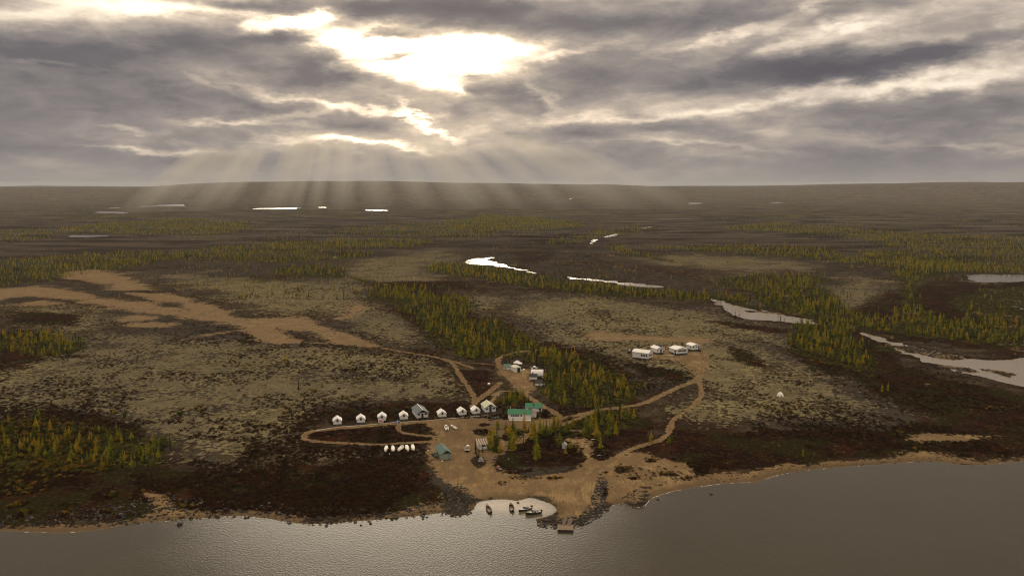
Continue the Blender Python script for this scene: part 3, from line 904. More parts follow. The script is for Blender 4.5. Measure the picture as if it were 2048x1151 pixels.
def conifer_mesh(name, mat, seed, H=8.0, rad=1.5, layers=13, per=9, droop=0.35, base=0.10, gap=0.12, narrow=1.0, lean=0.0):
    r = random.Random(seed)
    vs, fs = [], []
    for i in range(layers):
        t = i / (layers - 1)
        z0 = H * (base + (1 - base) * t * 0.97)
        env = rad * (1 - t) ** 0.8 * (0.75 + 0.25 * math.sin(t * 9 + seed)) + 0.12
        if t < 0.15:
            env *= 0.75
        n = max(4, int(per * (1 - 0.45 * t)))
        a0 = r.uniform(0, 6.28)
        for k in range(n):
            if r.random() < gap:
                continue
            a = a0 + 6.283 * k / n + r.uniform(-0.3, 0.3)
            L = env * r.uniform(0.62, 1.22)
            wd = L * r.uniform(0.32, 0.5) + 0.12
            z = z0 + r.uniform(-0.25, 0.25)
            ca, sa = math.cos(a), math.sin(a)
            up = H / layers * r.uniform(0.5, 1.0)
            b = len(vs)
            dz = -L * droop * r.uniform(0.4, 1.3)
            lx = lean * z
            vs += [(lx, 0, z + up * 0.5), (lx + ca * L * 0.55 - sa * wd * 0.5, sa * L * 0.55 + ca * wd * 0.5, z + dz * 0.3),
                   (lx + ca * L, sa * L, z + dz), (lx + ca * L * 0.55 + sa * wd * 0.5, sa * L * 0.55 - ca * wd * 0.5, z + dz * 0.3 + 0.1),
                   (lx + ca * L * 0.45, sa * L * 0.45, z + dz * 0.2 + up * 0.55)]
            fs += [(b, b + 1, b + 2), (b, b + 2, b + 3), (b + 1, b + 4, b + 3)]
    # leader
    b = len(vs)
    vs += [(-0.10, 0, H * 0.9), (0.10, 0.0, H * 0.9), (0, 0.1, H * 0.92), (0, 0, H * 1.05)]
    fs += [(b, b + 1, b + 3), (b + 1, b + 2, b + 3), (b + 2, b, b + 3)]
    me = bpy.data.meshes.new(name)
    me.from_pydata(vs, [], fs)
    me.materials.append(mat)
    me.update()
    return me


def trunk_mesh(name, H, rad=0.13, lean=0.0):
    vs, fs = [], []
    n = 5
    lv = [0, 0.35, 0.7, 1.0]
    for i, t in enumerate(lv):
        for k in range(n):
            a = 6.283 * k / n
            rr = rad * (1 - t * 0.85) * (1.3 if i == 0 else 1)
            vs.append((rr * math.cos(a) + lean * H * t, rr * math.sin(a), H * t - (0.3 if i == 0 else 0)))
    for i in range(len(lv) - 1):
        for k in range(n):
            fs.append((i * n + k, i * n + (k + 1) % n, (i + 1) * n + (k + 1) % n, (i + 1) * n + k))
    # a few bare limbs low on the stem
    r = random.Random(int(H * 10))
    for q in range(4):
        a = r.uniform(0, 6.28)
        z = H * r.uniform(0.06, 0.2)
        L = r.uniform(0.4, 0.9)
        b = len(vs)
        vs += [(0, 0, z), (0, 0, z + 0.08), (math.cos(a) * L, math.sin(a) * L, z + 0.15)]
        fs.append((b, b + 1, b + 2))
    me = bpy.data.meshes.new(name)
    me.from_pydata(vs, [], fs)
    me.materials.append(m_bark)
    me.update()
    return me


def bush_mesh(name, mat, seed, rad=1.2, H=1.4, n=120, leaf=0.34):
    r = random.Random(seed)
    vs, fs = [], []
    lobes = [(r.uniform(-0.5, 0.5) * rad, r.uniform(-0.5, 0.5) * rad, r.uniform(0.45, 0.75) * H, r.uniform(0.45, 0.75) * rad) for _ in range(4)]
    for i in range(n):
        lx, ly, lz, lr = lobes[i % 4]
        a, u = r.uniform(0, 6.28), r.uniform(-0.7, 1)
        q = math.sqrt(max(0, 1 - u * u)) * lr * r.uniform(0.75, 1.1)
        x, y, z = lx + math.cos(a) * q, ly + math.sin(a) * q, max(0.02, lz + u * lr * 0.6 * H / rad)
        b = len(vs)
        for k in range(3):
            vs.append((x + r.uniform(-leaf, leaf), y + r.uniform(-leaf, leaf), max(0.0, z + r.uniform(-leaf, leaf) * 0.7)))
        fs.append((b, b + 1, b + 2))
    me = bpy.data.meshes.new(name)
    me.from_pydata(vs, [], fs)
    me.materials.append(mat)
    me.update()
    return me


def ico(seed, sub=1, flat=0.6, jit=0.22):
    import bmesh
    bm = bmesh.new()
    bmesh.ops.create_icosphere(bm, subdivisions=sub, radius=1.0)
    r = random.Random(seed)
    for v in bm.verts:
        k = 1 + r.uniform(-jit, jit)
        v.co = Vector((v.co.x * k, v.co.y * k * 0.85, v.co.z * k * flat))
    return bm


def rock_mesh(name, mat, seed, sub=1, flat=0.6, jit=0.25):
    bm = ico(seed, sub, flat, jit)
    me = bpy.data.meshes.new(name)
    bm.to_mesh(me)
    bm.free()
    me.materials.append(mat)
    return me


def rock_mat(name, c1, c2, c3):
    m, t = new_mat(name)
    oi = t.n('ShaderNodeObjectInfo')
    p = t.n('ShaderNodeNewGeometry').outputs['Position']
    c = t.ramp(oi.outputs['Random'], [(0.0, c1), (0.7, c2), (1.0, c3)])
    c = t.mix(t.ss(t.noise(p, 2.5, 4, 0.6), 0.45, 0.6, 0, 0.5), c, (0.02, 0.018, 0.015))
    b = t.n('ShaderNodeBsdfPrincipled', {'Base Color': c, 'Roughness': 0.85})
    t.n('ShaderNodeOutputMaterial', {0: b.outputs[0]})
    return m


m_rock = rock_mat("rock", (0.010, 0.009, 0.008), (0.030, 0.026, 0.023), (0.15, 0.13, 0.11))

hidden = bpy.data.collections.new("prototypes")          # never linked to the scene: only sources of shared meshes


def proto_coll(name, meshes):
    c = bpy.data.collections.new(name)
    for i, me in enumerate(meshes):
        c.objects.link(bpy.data.objects.new("%s_%02d" % (name, i), me))
    return c


def scatter(name, P, scale, coll, n_var, label=None, seed=0, zs=None, tilt=0.0):
    """one object of many instances on points (geometry nodes), for what nobody could count"""
    rg = np.random.default_rng(seed)
    me = bpy.data.meshes.new(name)
    me.vertices.add(len(P))
    me.vertices.foreach_set('co', np.asarray(P, np.float32).ravel())
    sc3 = np.repeat(np.asarray(scale, np.float32)[:, None], 3, 1)
    if zs is not None:
        sc3[:, 2] *= zs
    a = me.attributes.new('s3', 'FLOAT_VECTOR', 'POINT')
    a.data.foreach_set('vector', sc3.ravel())
    rt = np.zeros((len(P), 3), np.float32)
    rt[:, 2] = rg.uniform(0, 6.283, len(P))
    rt[:, 0] = rg.normal(0, 1, len(P)) * tilt
    rt[:, 1] = rg.normal(0, 1, len(P)) * tilt
    a = me.attributes.new('r3', 'FLOAT_VECTOR', 'POINT')
    a.data.foreach_set('vector', rt.ravel())
    a = me.attributes.new('pick', 'INT', 'POINT')
    a.data.foreach_set('value', rg.integers(0, n_var, len(P)).astype(np.int32))
    me.update()
    ng = bpy.data.node_groups.new(name, 'GeometryNodeTree')
    ng.interface.new_socket('Geometry', in_out='INPUT', socket_type='NodeSocketGeometry')
    ng.interface.new_socket('Geometry', in_out='OUTPUT', socket_type='NodeSocketGeometry')
    N, L = ng.nodes, ng.links
    gi, go = N.new('NodeGroupInput'), N.new('NodeGroupOutput')
    ci = N.new('GeometryNodeCollectionInfo')
    ci.inputs['Collection'].default_value = coll
    ci.inputs['Separate Children'].default_value = True
    ci.inputs['Reset Children'].default_value = True
    m2p = N.new('GeometryNodeMeshToPoints')
    iop = N.new('GeometryNodeInstanceOnPoints')
    iop.inputs['Pick Instance'].default_value = True
    L.new(gi.outputs[0], m2p.inputs['Mesh'])
    L.new(m2p.outputs[0], iop.inputs['Points'])
    L.new(ci.outputs[0], iop.inputs['Instance'])
    for nm, dt, sock in (('s3', 'FLOAT_VECTOR', 'Scale'), ('r3', 'FLOAT_VECTOR', 'Rotation'), ('pick', 'INT', 'Instance Index')):
        na = N.new('GeometryNodeInputNamedAttribute')
        na.data_type = dt
        na.inputs['Name'].default_value = nm
        out = [o_ for o_ in na.outputs if o_.enabled and o_.name == 'Attribute'][0]
        if sock == 'Rotation':
            e2r = N.new('FunctionNodeEulerToRotation')
            L.new(out, e2r.inputs[0])
            out = e2r.outputs[0]
        L.new(out, iop.inputs[sock])
    L.new(iop.outputs[0], go.inputs[0])
    o = bpy.data.objects.new(name, me)
    md = o.modifiers.new('scatter', 'NODES')
    md.node_group = ng
    link(o)
    o['kind'] = 'stuff'
    if label:
        o['label'] = label
    return o


def fill(poly, spacing, seed, jitter=0.5):
    poly = np.asarray(poly)
    rg = np.random.default_rng(seed)
    x0, y0 = poly.min(0)
    x1, y1 = poly.max(0)
    gx, gy = np.meshgrid(np.arange(x0, x1, spacing), np.arange(y0, y1, spacing))
    gx = gx.ravel() + rg.uniform(-jitter, jitter, gx.size) * spacing
    gy = gy.ravel() + rg.uniform(-jitter, jitter, gy.size) * spacing
    rr = float(np.median(np.hypot(poly[:, 0], poly[:, 1])))
    sd = poly_sd(gx, gy, poly, 60) + vnoise(gx, gy, 14 + rr * 0.02) * (10 + rr * 0.02) + vnoise(gx, gy, 45 + rr * 0.05) * (8 + rr * 0.03)
    k = (sd < 0)
    return gx[k], gy[k]


def blocked(x, y, pad=1.5):
    b = np.zeros(x.shape, bool)
    for poly, lev, mg in _PONDS:
        b |= poly_sd(x, y, poly, 10) < 0.5
    for p, w in RD:
        b |= poly_sd(x, y, p, 12, closed=False) < w * 0.5 + pad
    return b


NVAR = 6
larch = [conifer_mesh("larch_crown", m_larch, s, H=8.0, rad=2.3 + 0.4 * (s % 3), layers=13 + s % 3, per=15, gap=0.14, droop=0.25, base=0.05) for s in range(NVAR)]
spruce = [conifer_mesh("spruce_crown", m_spruce, 20 + s, H=8.0, rad=1.25, layers=15, per=9, gap=0.06, droop=0.5, base=0.04) for s in range(3)]
trunks = trunk_mesh("trunk", 7.6)
larch_far = [conifer_mesh("larch_far", m_larch, 40 + s, H=8.0, rad=2.8, layers=8, per=9, gap=0.08, droop=0.25) for s in range(3)]
spruce_far = [conifer_mesh("spruce_far", m_spruce, 50 + s, H=8.0, rad=1.4, layers=7, per=6, gap=0.05, droop=0.5, base=0.04) for s in range(2)]

trees = []       # x, y, height, kind(0 larch 1 spruce), zone
for zi, (nm, poly, sp) in enumerate(WD):
    x, y = fill(poly, sp, 100 + zi)
    k = ~blocked(x, y, 1.0) & (vnoise(x + 77, y, 19.0) + 0.6 * vnoise(x, y + 31, 8.0) > -0.42)
    x, y = x[k], y[k]
    cl = vnoise(x, y, 35.0) + 0.5 * vnoise(x, y, 11.0)
    hh = (2.0 + 5.2 * rng.random(len(x))) * (1 + 0.3 * cl)
    kd = (rng.random(len(x)) < (0.20 + 0.30 * (cl < -0.2))).astype(int)
    for q in range(len(x)):
        trees.append((x[q], y[q], hh[q], kd[q], nm))
# scattered single larches on the open plain, denser in the hollows
for (px0, px1, py0, py1, n, seed) in ((-60, 2100, 560, 930, 520, 1), (-60, 2100, 470, 600, 5200, 2), (-60, 2100, 420, 490, 11000, 3)):
    rg = np.random.default_rng(200 + seed)
    pp = np.stack([rg.uniform(px0, px1, n), rg.uniform(py0, py1, n)], 1)
    V = unproj(pp)
    cl = vnoise(V[:, 0], V[:, 1], 120.0) + 0.6 * vnoise(V[:, 0], V[:, 1], 40.0)
    sand_near = np.zeros(n)
    for _, p in SP:
        sand_near = np.maximum(sand_near, poly_sd(V[:, 0], V[:, 1], p, 20) < 4)
    k = (cl > (0.30 if seed == 1 else 0.12)) & (sand_near < 0.5) & ~blocked(V[:, 0], V[:, 1]) & (shore_d(V[:, 0], V[:, 1]) > 25)
    for q in np.nonzero(k)[0]:
        trees.append((V[q, 0], V[q, 1], rg.uniform(2.2, 6.5), int(rg.random() < 0.3), 'open'))

CAMP_TREES = [  # px of the foot, height m, kind
    (1012, 868, 7, 0), (1019, 874, 8, 0), (1026, 868, 8.5, 0), (1030, 878, 8, 0), (1022, 892, 7.5, 0), (1027, 898, 8, 0), (1049, 860, 9, 0), (1066, 862, 8, 0),
    (1064, 880, 8, 0), (1071, 882, 8.5, 0), (1072, 908, 9, 0), (1075, 916, 8, 0), (1080, 866, 9, 0), (1087, 872, 8, 0), (1093, 874, 8.5, 0), (1100, 868, 8, 0), (1108, 863, 9, 0),
    (1116, 858, 8, 0), (1122, 868, 7, 0), (1119, 892, 7, 0), (1134, 866, 8, 0), (982, 897, 10, 0), (988, 899, 11, 0), (994, 901, 10, 0), (978, 893, 8, 0), (1000, 905, 6, 0),
    (951, 906, 6.5, 1), (954, 913, 6, 1), (958, 911, 5, 1), (965, 904, 4.5, 1), (1047, 886, 4, 1), (1057, 866, 3.5, 1), (1078, 925, 4, 1),
    (1012, 733, 9, 1), (1019, 731, 8, 1), (1008, 731, 7, 1), (1074, 733, 8.5, 1), (1081, 736, 8, 1), (1086, 741, 6, 1),
    (1050, 812, 6.5, 1), (1057, 810, 6, 1), (1030, 806, 7, 0), (1047, 802, 7, 0), (1018, 804, 6, 0),
    (1196, 837, 8, 1), (1220, 838, 9, 1), (1239, 840, 8.5, 1), (1200, 812, 7, 1), (1148, 815, 7, 1), (1172, 816, 7, 1), (1186, 816, 8, 1), (1240, 812, 6, 1),
    (1201, 896, 6, 0), (1198, 880, 5, 0), (1302, 884, 6, 0), (1343, 886, 5.5, 0), (1338, 889, 5, 0), (1217, 872, 7, 0), (1232, 868, 6, 0), (1606, 910, 3.5, 0),
    (1470, 638, 8, 1), (1478, 639, 7, 1), (1561, 643, 7, 1), (1455, 630, 6, 0), (1568, 645, 5, 1), (1764, 782, 4.5, 0), (1776, 780, 5, 0),
    (128, 796, 5, 0), (250, 832, 5, 0), (228, 826, 4, 0), (1131, 907, 4, 0), (1290, 775, 4, 0), (1230, 777, 5, 0),
    (1060, 832, 4, 0), (1140, 896, 4.5, 0),
]
CT = unproj([(t[0], t[1]) for t in CAMP_TREES])
for c, t in zip(CT, CAMP_TREES):
    trees.append((c[0], c[1], t[2], t[3], 'campsite'))

TX = np.array([t[0] for t in trees])
TY = np.array([t[1] for t in trees])
TZ = hpt(TX, TY)
TH = np.array([t[2] for t in trees])
TK = np.array([t[3] for t in trees])
TN = [t[4] for t in trees]
# keep the yards and buildings clear
clear = np.zeros(TX.shape, bool)
BLD_CLEAR = unproj([(1035, 738), (1014, 738), (1070, 750), (1066, 760), (1077, 770), (1044, 834), (1066, 822), (981, 824), (963, 896), (885, 915), (1127, 893), (1337, 706)])
for q in BLD_CLEAR:
    clear |= np.hypot(TX - q[0], TY - q[1]) < 7.5
camp_mask = np.array([n == 'campsite' for n in TN])
inview = np.abs(np.degrees(np.arctan2(TX, TY))) < 33.5
size = TH / np.hypot(TX, TY)
size[~inview] = 0
size[camp_mask] += 1.0
keep = ~(clear & ~camp_mask)
TREE_LABELS = {
    'left': ('golden green larch standing in the wood by the left edge, above the shore', 'larches of the wood by the left edge'),
    'edge': ('green larch standing in the small wood left of the sandy airstrip', 'larches of the small wood left of the airstrip'),
    'mid': ('yellow green larch standing in the long wood behind the upper sheds', 'larches of the long wood behind the camp'),
    'camp': ('yellow green larch standing in the wood between the camp and the white cabins', 'larches of the wood between camp and cabins'),
    'right': ('golden larch standing in the clump below the river at right', 'larches of the clump below the river'),
    'south': ('green larch standing in the thicket right of the camp beside the track', 'larches of the thicket right of the camp'),
    'glade': ('larch standing in the glade behind the green roofed lodge', 'larches of the glade behind the lodge'),
    'grove': ('golden larch standing in the grove in front of the green roofed lodge', 'larches of the grove before the lodge'),
    'open': ('small larch standing alone on the open heath', 'single larches on the open heath'),
}
TREE_LABELS['sparse'] = TREE_LABELS.pop('grove')
SINGLE_CAMP = {25: 'tall green larch close to the right side of the striped roof cabin', 54: 'small larch at the bend of the lower right track, left of the pair',
               55: 'small larch beside the lower right track, right one of the pair', 59: 'tiny yellow larch alone in the dark heath above the right shore',
               60: 'dark pointed spruce on the near bank of the river, leftmost of three', 61: 'dark spruce on the near bank of the river, beside the leftmost one',
               62: 'dark spruce alone on the near bank at the wide part of the river', 67: 'small larch alone on the pale heath above the left wood'}


def to_px(x, y, z):
    z = z - CAMH
    yy = y * math.cos(PITCH) - z * math.sin(PITCH)
    zz = y * math.sin(PITCH) + z * math.cos(PITCH)
    return 1024 + F * x / yy, 575.5 - F * zz / yy


def thirds(vals, v, names):
    a, b = np.percentile(vals, (33.3, 66.7))
    return names[0] if v < a else names[1] if v < b else names[2]


TPX, TPY = to_px(TX, TY, TZ)
ZP = {n: (TPX[[i for i in range(len(TN)) if TN[i] == n]], TPY[[i for i in range(len(TN)) if TN[i] == n]]) for n in set(TN)}


def where_in(n, i):
    return thirds(ZP[n][1], TPY[i], ('back', 'middle', 'front')), thirds(ZP[n][0], TPX[i], ('left', 'centre', 'right'))


TREE_PHRASE = {'left': 'of the left edge wood', 'edge': 'of the wood left of the airstrip', 'mid': 'of the long wood',
               'camp': 'of the wood above the lodge', 'right': 'of the tree clump below the river', 'south': 'of the thicket beside the right track',
               'glade': 'of the glade behind the lodge', 'sparse': 'of the grove before the lodge', 'open': 'of the open heath'}
order = np.argsort(-size * keep)
for kd in (0, 1):
    idx = [i for i in order if keep[i] and TK[i] == kd and size[i] > 0 and (TN[i] in TREE_LABELS or TN[i] == 'campsite')]
    lim = 285 if kd == 0 else 120
    one = idx[:lim]
    for i in one:
        me = (larch if kd == 0 else spruce)[i % (NVAR if kd == 0 else 3)]
        e = bpy.data.objects.new("larch_tree" if kd == 0 else "spruce_tree", None)
        link(e)
        e.empty_display_size = 0.5
        e.location = (TX[i], TY[i], TZ[i])
        s = TH[i] / 8.0
        e.scale = (s * (1.0 + 0.15 * math.sin(i)), s * (1.0 + 0.15 * math.cos(i * 2)), s)
        e.rotation_euler = (0, 0, i * 2.399)
        c = bpy.data.objects.new("crown", me)
        t = bpy.data.objects.new("trunk", trunks)
        link(c, e)
        link(t, e)
        if TN[i] == 'campsite':
            ci = i - (len(trees) - len(CAMP_TREES))
            lab = SINGLE_CAMP.get(ci)
            if lab is None:
                px, py = CAMP_TREES[ci][0], CAMP_TREES[ci][1]
                near_names = [('the lodge with the bright green roof', 1043, 838), ('the striped roof cabin', 964, 896), ('the upper yard sheds', 1014, 738),
                              ('the arched white tent', 1074, 748), ('the tiny pale hut', 1128, 895), ('the east track', 1220, 825), ('the second green roofed building', 1067, 823),
                              ('the yard islands', 1015, 872), ('the track junction right of the lodge', 1105, 862), ('the dark heath right of the path', 1073, 915), ('the lower right track', 1335, 885)]
                bn = min(near_names, key=lambda q: (q[1] - px) ** 2 + (2.5 * (q[2] - py)) ** 2)
                sd_ = 'left of' if px < bn[1] - 6 else 'right of' if px > bn[1] + 6 else ('behind' if py < bn[2] else 'in front of')
                lab = '%s %s growing %s %s' % ('tall' if TH[i] > 7.5 else 'low' if TH[i] < 5 else 'middling', 'golden larch' if kd == 0 else 'dark spruce', sd_, bn[0])
                grp = ('larches ' if kd == 0 else 'spruces ') + sd_ + ' ' + bn[0]
                e['group'] = grp
            e['label'] = lab
        else:
            mates = [q for q in one if TN[q] == TN[i]]
            fb_ = thirds(TPY[mates], TPY[i], ('back', 'middle', 'front'))
            qx = int(np.searchsorted(np.percentile(TPX[mates], (20, 40, 60, 80)), TPX[i]))
            lr_ = ('leftmost', 'left', 'centre', 'right', 'rightmost')[qx]
            rk = np.searchsorted(np.percentile(TH[mates], (33, 67)), TH[i])
            sz = ('low', 'middling', 'tall')[int(rk)]
            kn = 'golden green larch' if kd == 0 else 'dark spruce'
            e['label'] = '%s %s, %s %s part, near side %s' % (sz, kn, fb_, lr_, TREE_PHRASE[TN[i]])
            e['group'] = '%s %s trees, %s %s part, near side %s' % (sz, 'larch' if kd == 0 else 'spruce', fb_, lr_, TREE_PHRASE[TN[i]])
        e['category'] = 'tree'
    used = set(one)
    rest = np.array([i for i in range(len(trees)) if keep[i] and TK[i] == kd and i not in used])
    near = rest[np.hypot(TX[rest], TY[rest]) < 900]
    far = rest[np.hypot(TX[rest], TY[rest]) >= 900]
    Pn = np.stack([TX[near], TY[near], TZ[near]], 1)
    Pf = np.stack([TX[far], TY[far], TZ[far]], 1)
    nmk = 'larch' if kd == 0 else 'spruce'
    scatter(nmk + '_wood', Pn, TH[near] / 8.0, proto_coll(nmk + '_near', larch if kd == 0 else spruce), NVAR if kd == 0 else 3,
            'distant %s trees massed in woods behind the camp' % nmk, seed=5 + kd)
    scatter(nmk + '_forest', Pf, TH[far] / 8.0, proto_coll(nmk + '_farther', larch_far if kd == 0 else spruce_far), 3 if kd == 0 else 2,
            'far %s trees in bands across the plain' % nmk, seed=8 + kd)
print('TREES', len(trees))

# dwarf shrubs: hummocks of heath
heath_var = [bush_mesh("heath_clump", m_heath, 60 + s, rad=1.0, H=0.55, n=44, leaf=0.36) for s in range(5)]
willow_var = [bush_mesh("willow_clump", m_willow, 80 + s, rad=1.1, H=1.3, n=90, leaf=0.34) for s in range(4)]
n = 64000
pp = np.stack([rng.uniform(-40, 2090, n), 575 + (1075 - 575) * rng.random(n) ** 0.62], 1)
V = unproj(pp)
rr = np.hypot(V[:, 0], V[:, 1])
ds = shore_d(V[:, 0], V[:, 1])
ok = (ds > 5.0) & (rr < 1100)
insand = np.zeros(n, bool)
for _, p in SP:
    insand |= poly_sd(V[:, 0], V[:, 1], p, 10) < 0.6
for p in IS:
    insand &= ~(poly_sd(V[:, 0], V[:, 1], p, 10) < -0.8)
ok &= ~insand & ~blocked(V[:, 0], V[:, 1], 0.6)
cl = vnoise(V[:, 0], V[:, 1], 7.0) + 1.2 * vnoise(V[:, 0], V[:, 1], 26.0) + 1.6 * vnoise(V[:, 0], V[:, 1], 75.0)
ok &= cl > -0.1
for q in BLD_CLEAR:
    ok &= np.hypot(V[:, 0] - q[0], V[:, 1] - q[1]) > 6
hs = rng.uniform(0.3, 0.95, n) * (1 + 0.5 * np.clip(cl, -0.5, 1.2))
ish = ok
scatter('heath_shrubs', V[ish], hs[ish], proto_coll('heath_clumps', heath_var), 5, 'dark red brown dwarf shrubs covering the heath', seed=21)
wz = np.zeros(n, bool)
cl2 = vnoise(V[:, 0] + 500, V[:, 1], 40.0) + 0.5 * vnoise(V[:, 0], V[:, 1] + 70, 12.0)
okw = ok & (cl2 > 0.30) & (rng.random(n) < 0.16)
for nm, p, _ in WD[:7] + WD[16:18]:
    okw |= ok & (poly_sd(V[:, 0], V[:, 1], p, 10) < 4) & (rng.random(n) < 0.55)
bp_ = []
for (bx_, by_, sx_, sy_, nb_) in [(1245, 938, 20, 7, 60), (1302, 920, 12, 4, 26), (1268, 956, 14, 3, 22), (1340, 948, 22, 5, 34), (1112, 955, 18, 2.5, 20), (1208, 945, 10, 6, 10), (1300, 945, 60, 14, 40), (1000, 966, 14, 3, 10), (1060, 955, 60, 4, 26), (1375, 955, 20, 5, 20)]:
    for _ in range(nb_):
        bp_.append((rng.normal(bx_, sx_ * 0.5), rng.normal(by_, sy_ * 0.5)))
VB = unproj(bp_)
VB = VB[shore_d(VB[:, 0], VB[:, 1]) > 2]
scatter('dune_shrubs', VB, rng.uniform(0.25, 0.8, len(VB)), proto_coll('dune_clumps', heath_var + willow_var[:1]), 6, 'dark low shrubs tufting the sand right of the spit', seed=23)
scatter('willow_shrubs', V[okw] , rng.uniform(0.35, 1.1, int(okw.sum())), proto_coll('willow_clumps', willow_var), 4,
        'low yellow green willow shrubs between the trees and along the banks', seed=22)

# ------------------------------------------------------------------ stones
rocks = [rock_mesh("boulder", m_rock, 300 + s, 1, 0.62, 0.28) for s in range(6)]
stones = []
BANKS = [  # name, polygon px, count, size range
    ('left', [(0, 1030), (150, 1020), (280, 1000), (340, 985), (430, 1000), (560, 1005), (650, 1012), (760, 1015), (880, 1000), (888, 1025), (780, 1034), (660, 1044), (600, 1044), (520, 1032),
              (400, 1030), (250, 1042), (150, 1050), (0, 1050)], 1500, (0.25, 0.95)),
    ('mound', [(888, 972), (920, 966), (945, 985), (952, 1005), (935, 1026), (905, 1030), (885, 1020), (880, 990)], 420, (0.25, 0.7)),
    ('spit', [(1196, 955), (1212, 955), (1216, 975), (1208, 1000), (1225, 1006), (1200, 1026), (1180, 1038), (1160, 1050), (1095, 1051), (1074, 1046), (1078, 1036), (1120, 1034), (1160, 1030), (1180, 1005)],
     780, (0.3, 0.85)),
    ('point', [(1240, 1002), (1250, 985), (1275, 975), (1300, 985), (1296, 1000), (1285, 1012), (1262, 1010), (1246, 1006)], 230, (0.2, 0.6)),
    ('rightbank', [(1380, 955), (1480, 945), (1600, 925), (1750, 912), (1870, 905), (2048, 905), (2048, 918), (1860, 918), (1700, 926), (1520, 948), (1420, 962)], 420, (0.2, 0.6)),
    ('dune', [(1215, 945), (1290, 925), (1380, 940), (1385, 955), (1300, 968), (1220, 975)], 130, (0.12, 0.4)),
    ('river', [(1800, 690), (1880, 700), (1950, 712), (1900, 722), (1840, 716), (1780, 700)], 420, (0.4, 1.2)),
    ('river', [(1860, 740), (1960, 742), (2048, 760), (2048, 772), (1960, 756)], 220, (0.4, 1.1)),
    ('yard', [(1090, 935), (1135, 930), (1150, 945), (1085, 948)], 40, (0.2, 0.5)),
]
SL = {'left': ('dark boulder lying on the stony shore left of the cove', 'boulders on the shore left of the cove'),
      'mound': ('dark boulder on the rocky mound at the left side of the cove', 'boulders on the mound left of the cove'),
      'spit': ('dark boulder in the rock spit beside the dock', 'boulders of the rock spit beside the dock'),
      'point': ('dark stone on the small point right of the rock spit', 'stones on the point right of the spit'),
      'rightbank': ('dark stone along the shore at right', 'stones along the right shore'), 'river': ('stone in the shallow river at right', 'stones in the river'),
      'dune': ('stone lying on the sand right of the spit', 'stones on the sand'), 'yard': ('pale stone in the pile by the beach', 'pale stones by the beach')}
cand = []
for bi, (nm, poly, cnt, (s0, s1)) in enumerate(BANKS):
    rg = np.random.default_rng(500 + bi)
    P = flat_pts(poly, 1.0)
    x0, y0 = P.min(0)
    x1, y1 = P.max(0)
    xs, ys = rg.uniform(x0, x1, cnt * 8), rg.uniform(y0, y1, cnt * 8)
    sd = poly_sd(xs, ys, P, 20)
    k = np.nonzero(sd < 0.3)[0][:cnt]
    for q in k:
        s = s0 + (s1 - s0) * rg.random() ** 2.6
        cand.append((xs[q], ys[q], s, nm))
cx_ = np.array([c[0] for c in cand])
cy_ = np.array([c[1] for c in cand])
cz_ = np.maximum(hpt(cx_, cy_), -0.25)
cs_ = np.array([c[2] for c in cand])
od = np.argsort(-cs_ / np.hypot(cx_, cy_))
top = od[:260]
BPX, BPY = to_px(cx_, cy_, cz_)
BW_ = {'left': 'on the shore left of the cove', 'mound': 'on the mound left of the cove', 'spit': 'of the rock spit by the dock', 'point': 'on the point right of the spit',
       'rightbank': 'on the right shore', 'river': 'in the river', 'dune': 'on the sand right of the spit', 'yard': 'by the beach'}
for i in top:
    o = bpy.data.objects.new("boulder", rocks[i % 6])
    link(o)
    s = cs_[i] * 0.85
    o.location = (cx_[i], cy_[i], cz_[i] + s * 0.15)
    o.scale = (s * 1.15, s, s)
    o.rotation_euler = (0.2 * math.sin(i), 0.2 * math.cos(i), i * 1.7)
    lab, grp = SL[cand[i][3]]
    same = [q for q in top if cand[q][3] == cand[i][3]]
    bx, by = BPX[i], BPY[i]
    lr_ = thirds(BPX[same], bx, ('left part', 'middle part', 'right part'))
    fb_ = thirds(BPY[same], by, ('upper side', 'middle', 'water side'))
    big = 'large' if cs_[i] > np.percentile(cs_[same], 75) else 'small'
    tagged(o, '%s dark boulder, %s and %s, %s' % (big, lr_, fb_, BW_[cand[i][3]]), 'boulder', '%s boulders, %s and %s, %s' % (big, lr_, fb_, BW_[cand[i][3]]))
rest = od[260:]
scatter('shore_stones', np.stack([cx_[rest], cy_[rest], cz_[rest] + 0.05], 1), cs_[rest] * 0.8, proto_coll('stones', rocks), 6, 'loose dark stones along the shores', seed=31, tilt=0.3)
# boulders in the open water
for (px, py, s, lab) in [(1422, 986, 1.0, 'dark rounded boulder rising from the lake at right of the sand spit'), (359, 1048, 1.0, 'square dark boulder in the water off the left shore'),
                         (722, 1049, 0.42, 'small dark stone in the water off the left shore, left one of two'), (741, 1046, 0.5, 'small dark stone in the water off the left shore, right one of two'),
                         (846, 1036, 0.5, 'small dark rock at the water edge left of the mound'), (1316, 998, 0.45, 'small stone in the water beside the sandy point'),
                         (1217, 1018, 0.42, 'lone dark stone in the water off the rock spit'), (1036, 1004, 0.6, 'brown rock at the back of the cove'),
                         (1975, 745, 1.6, 'dark boulder in the river at right')]:
    p = flat_pts([(px, py)], 0.1 if py > 900 else 1.0)[0]
    o = bpy.data.objects.new("boulder", rocks[int(px) % 6])
    link(o)
    o.location = (p[0], p[1], (0.15 if py > 900 else max(0.5, _PONDS[5][1])))
    o.scale = (s * 1.2, s, s)
    o.rotation_euler = (0, 0, px)
    tagged(o, lab, 'boulder')

# ------------------------------------------------------------------ air: haze, and slanting sunbeams shaped as solids of denser mist
def volume_mat(name, density, color, aniso):
    m, t = new_mat(name)
    v = t.n('ShaderNodeVolumePrincipled', {'Color': (*color, 1), 'Density': density, 'Anisotropy': aniso})
    t.n('ShaderNodeOutputMaterial', {'Volume': v.outputs[0]})
    return m


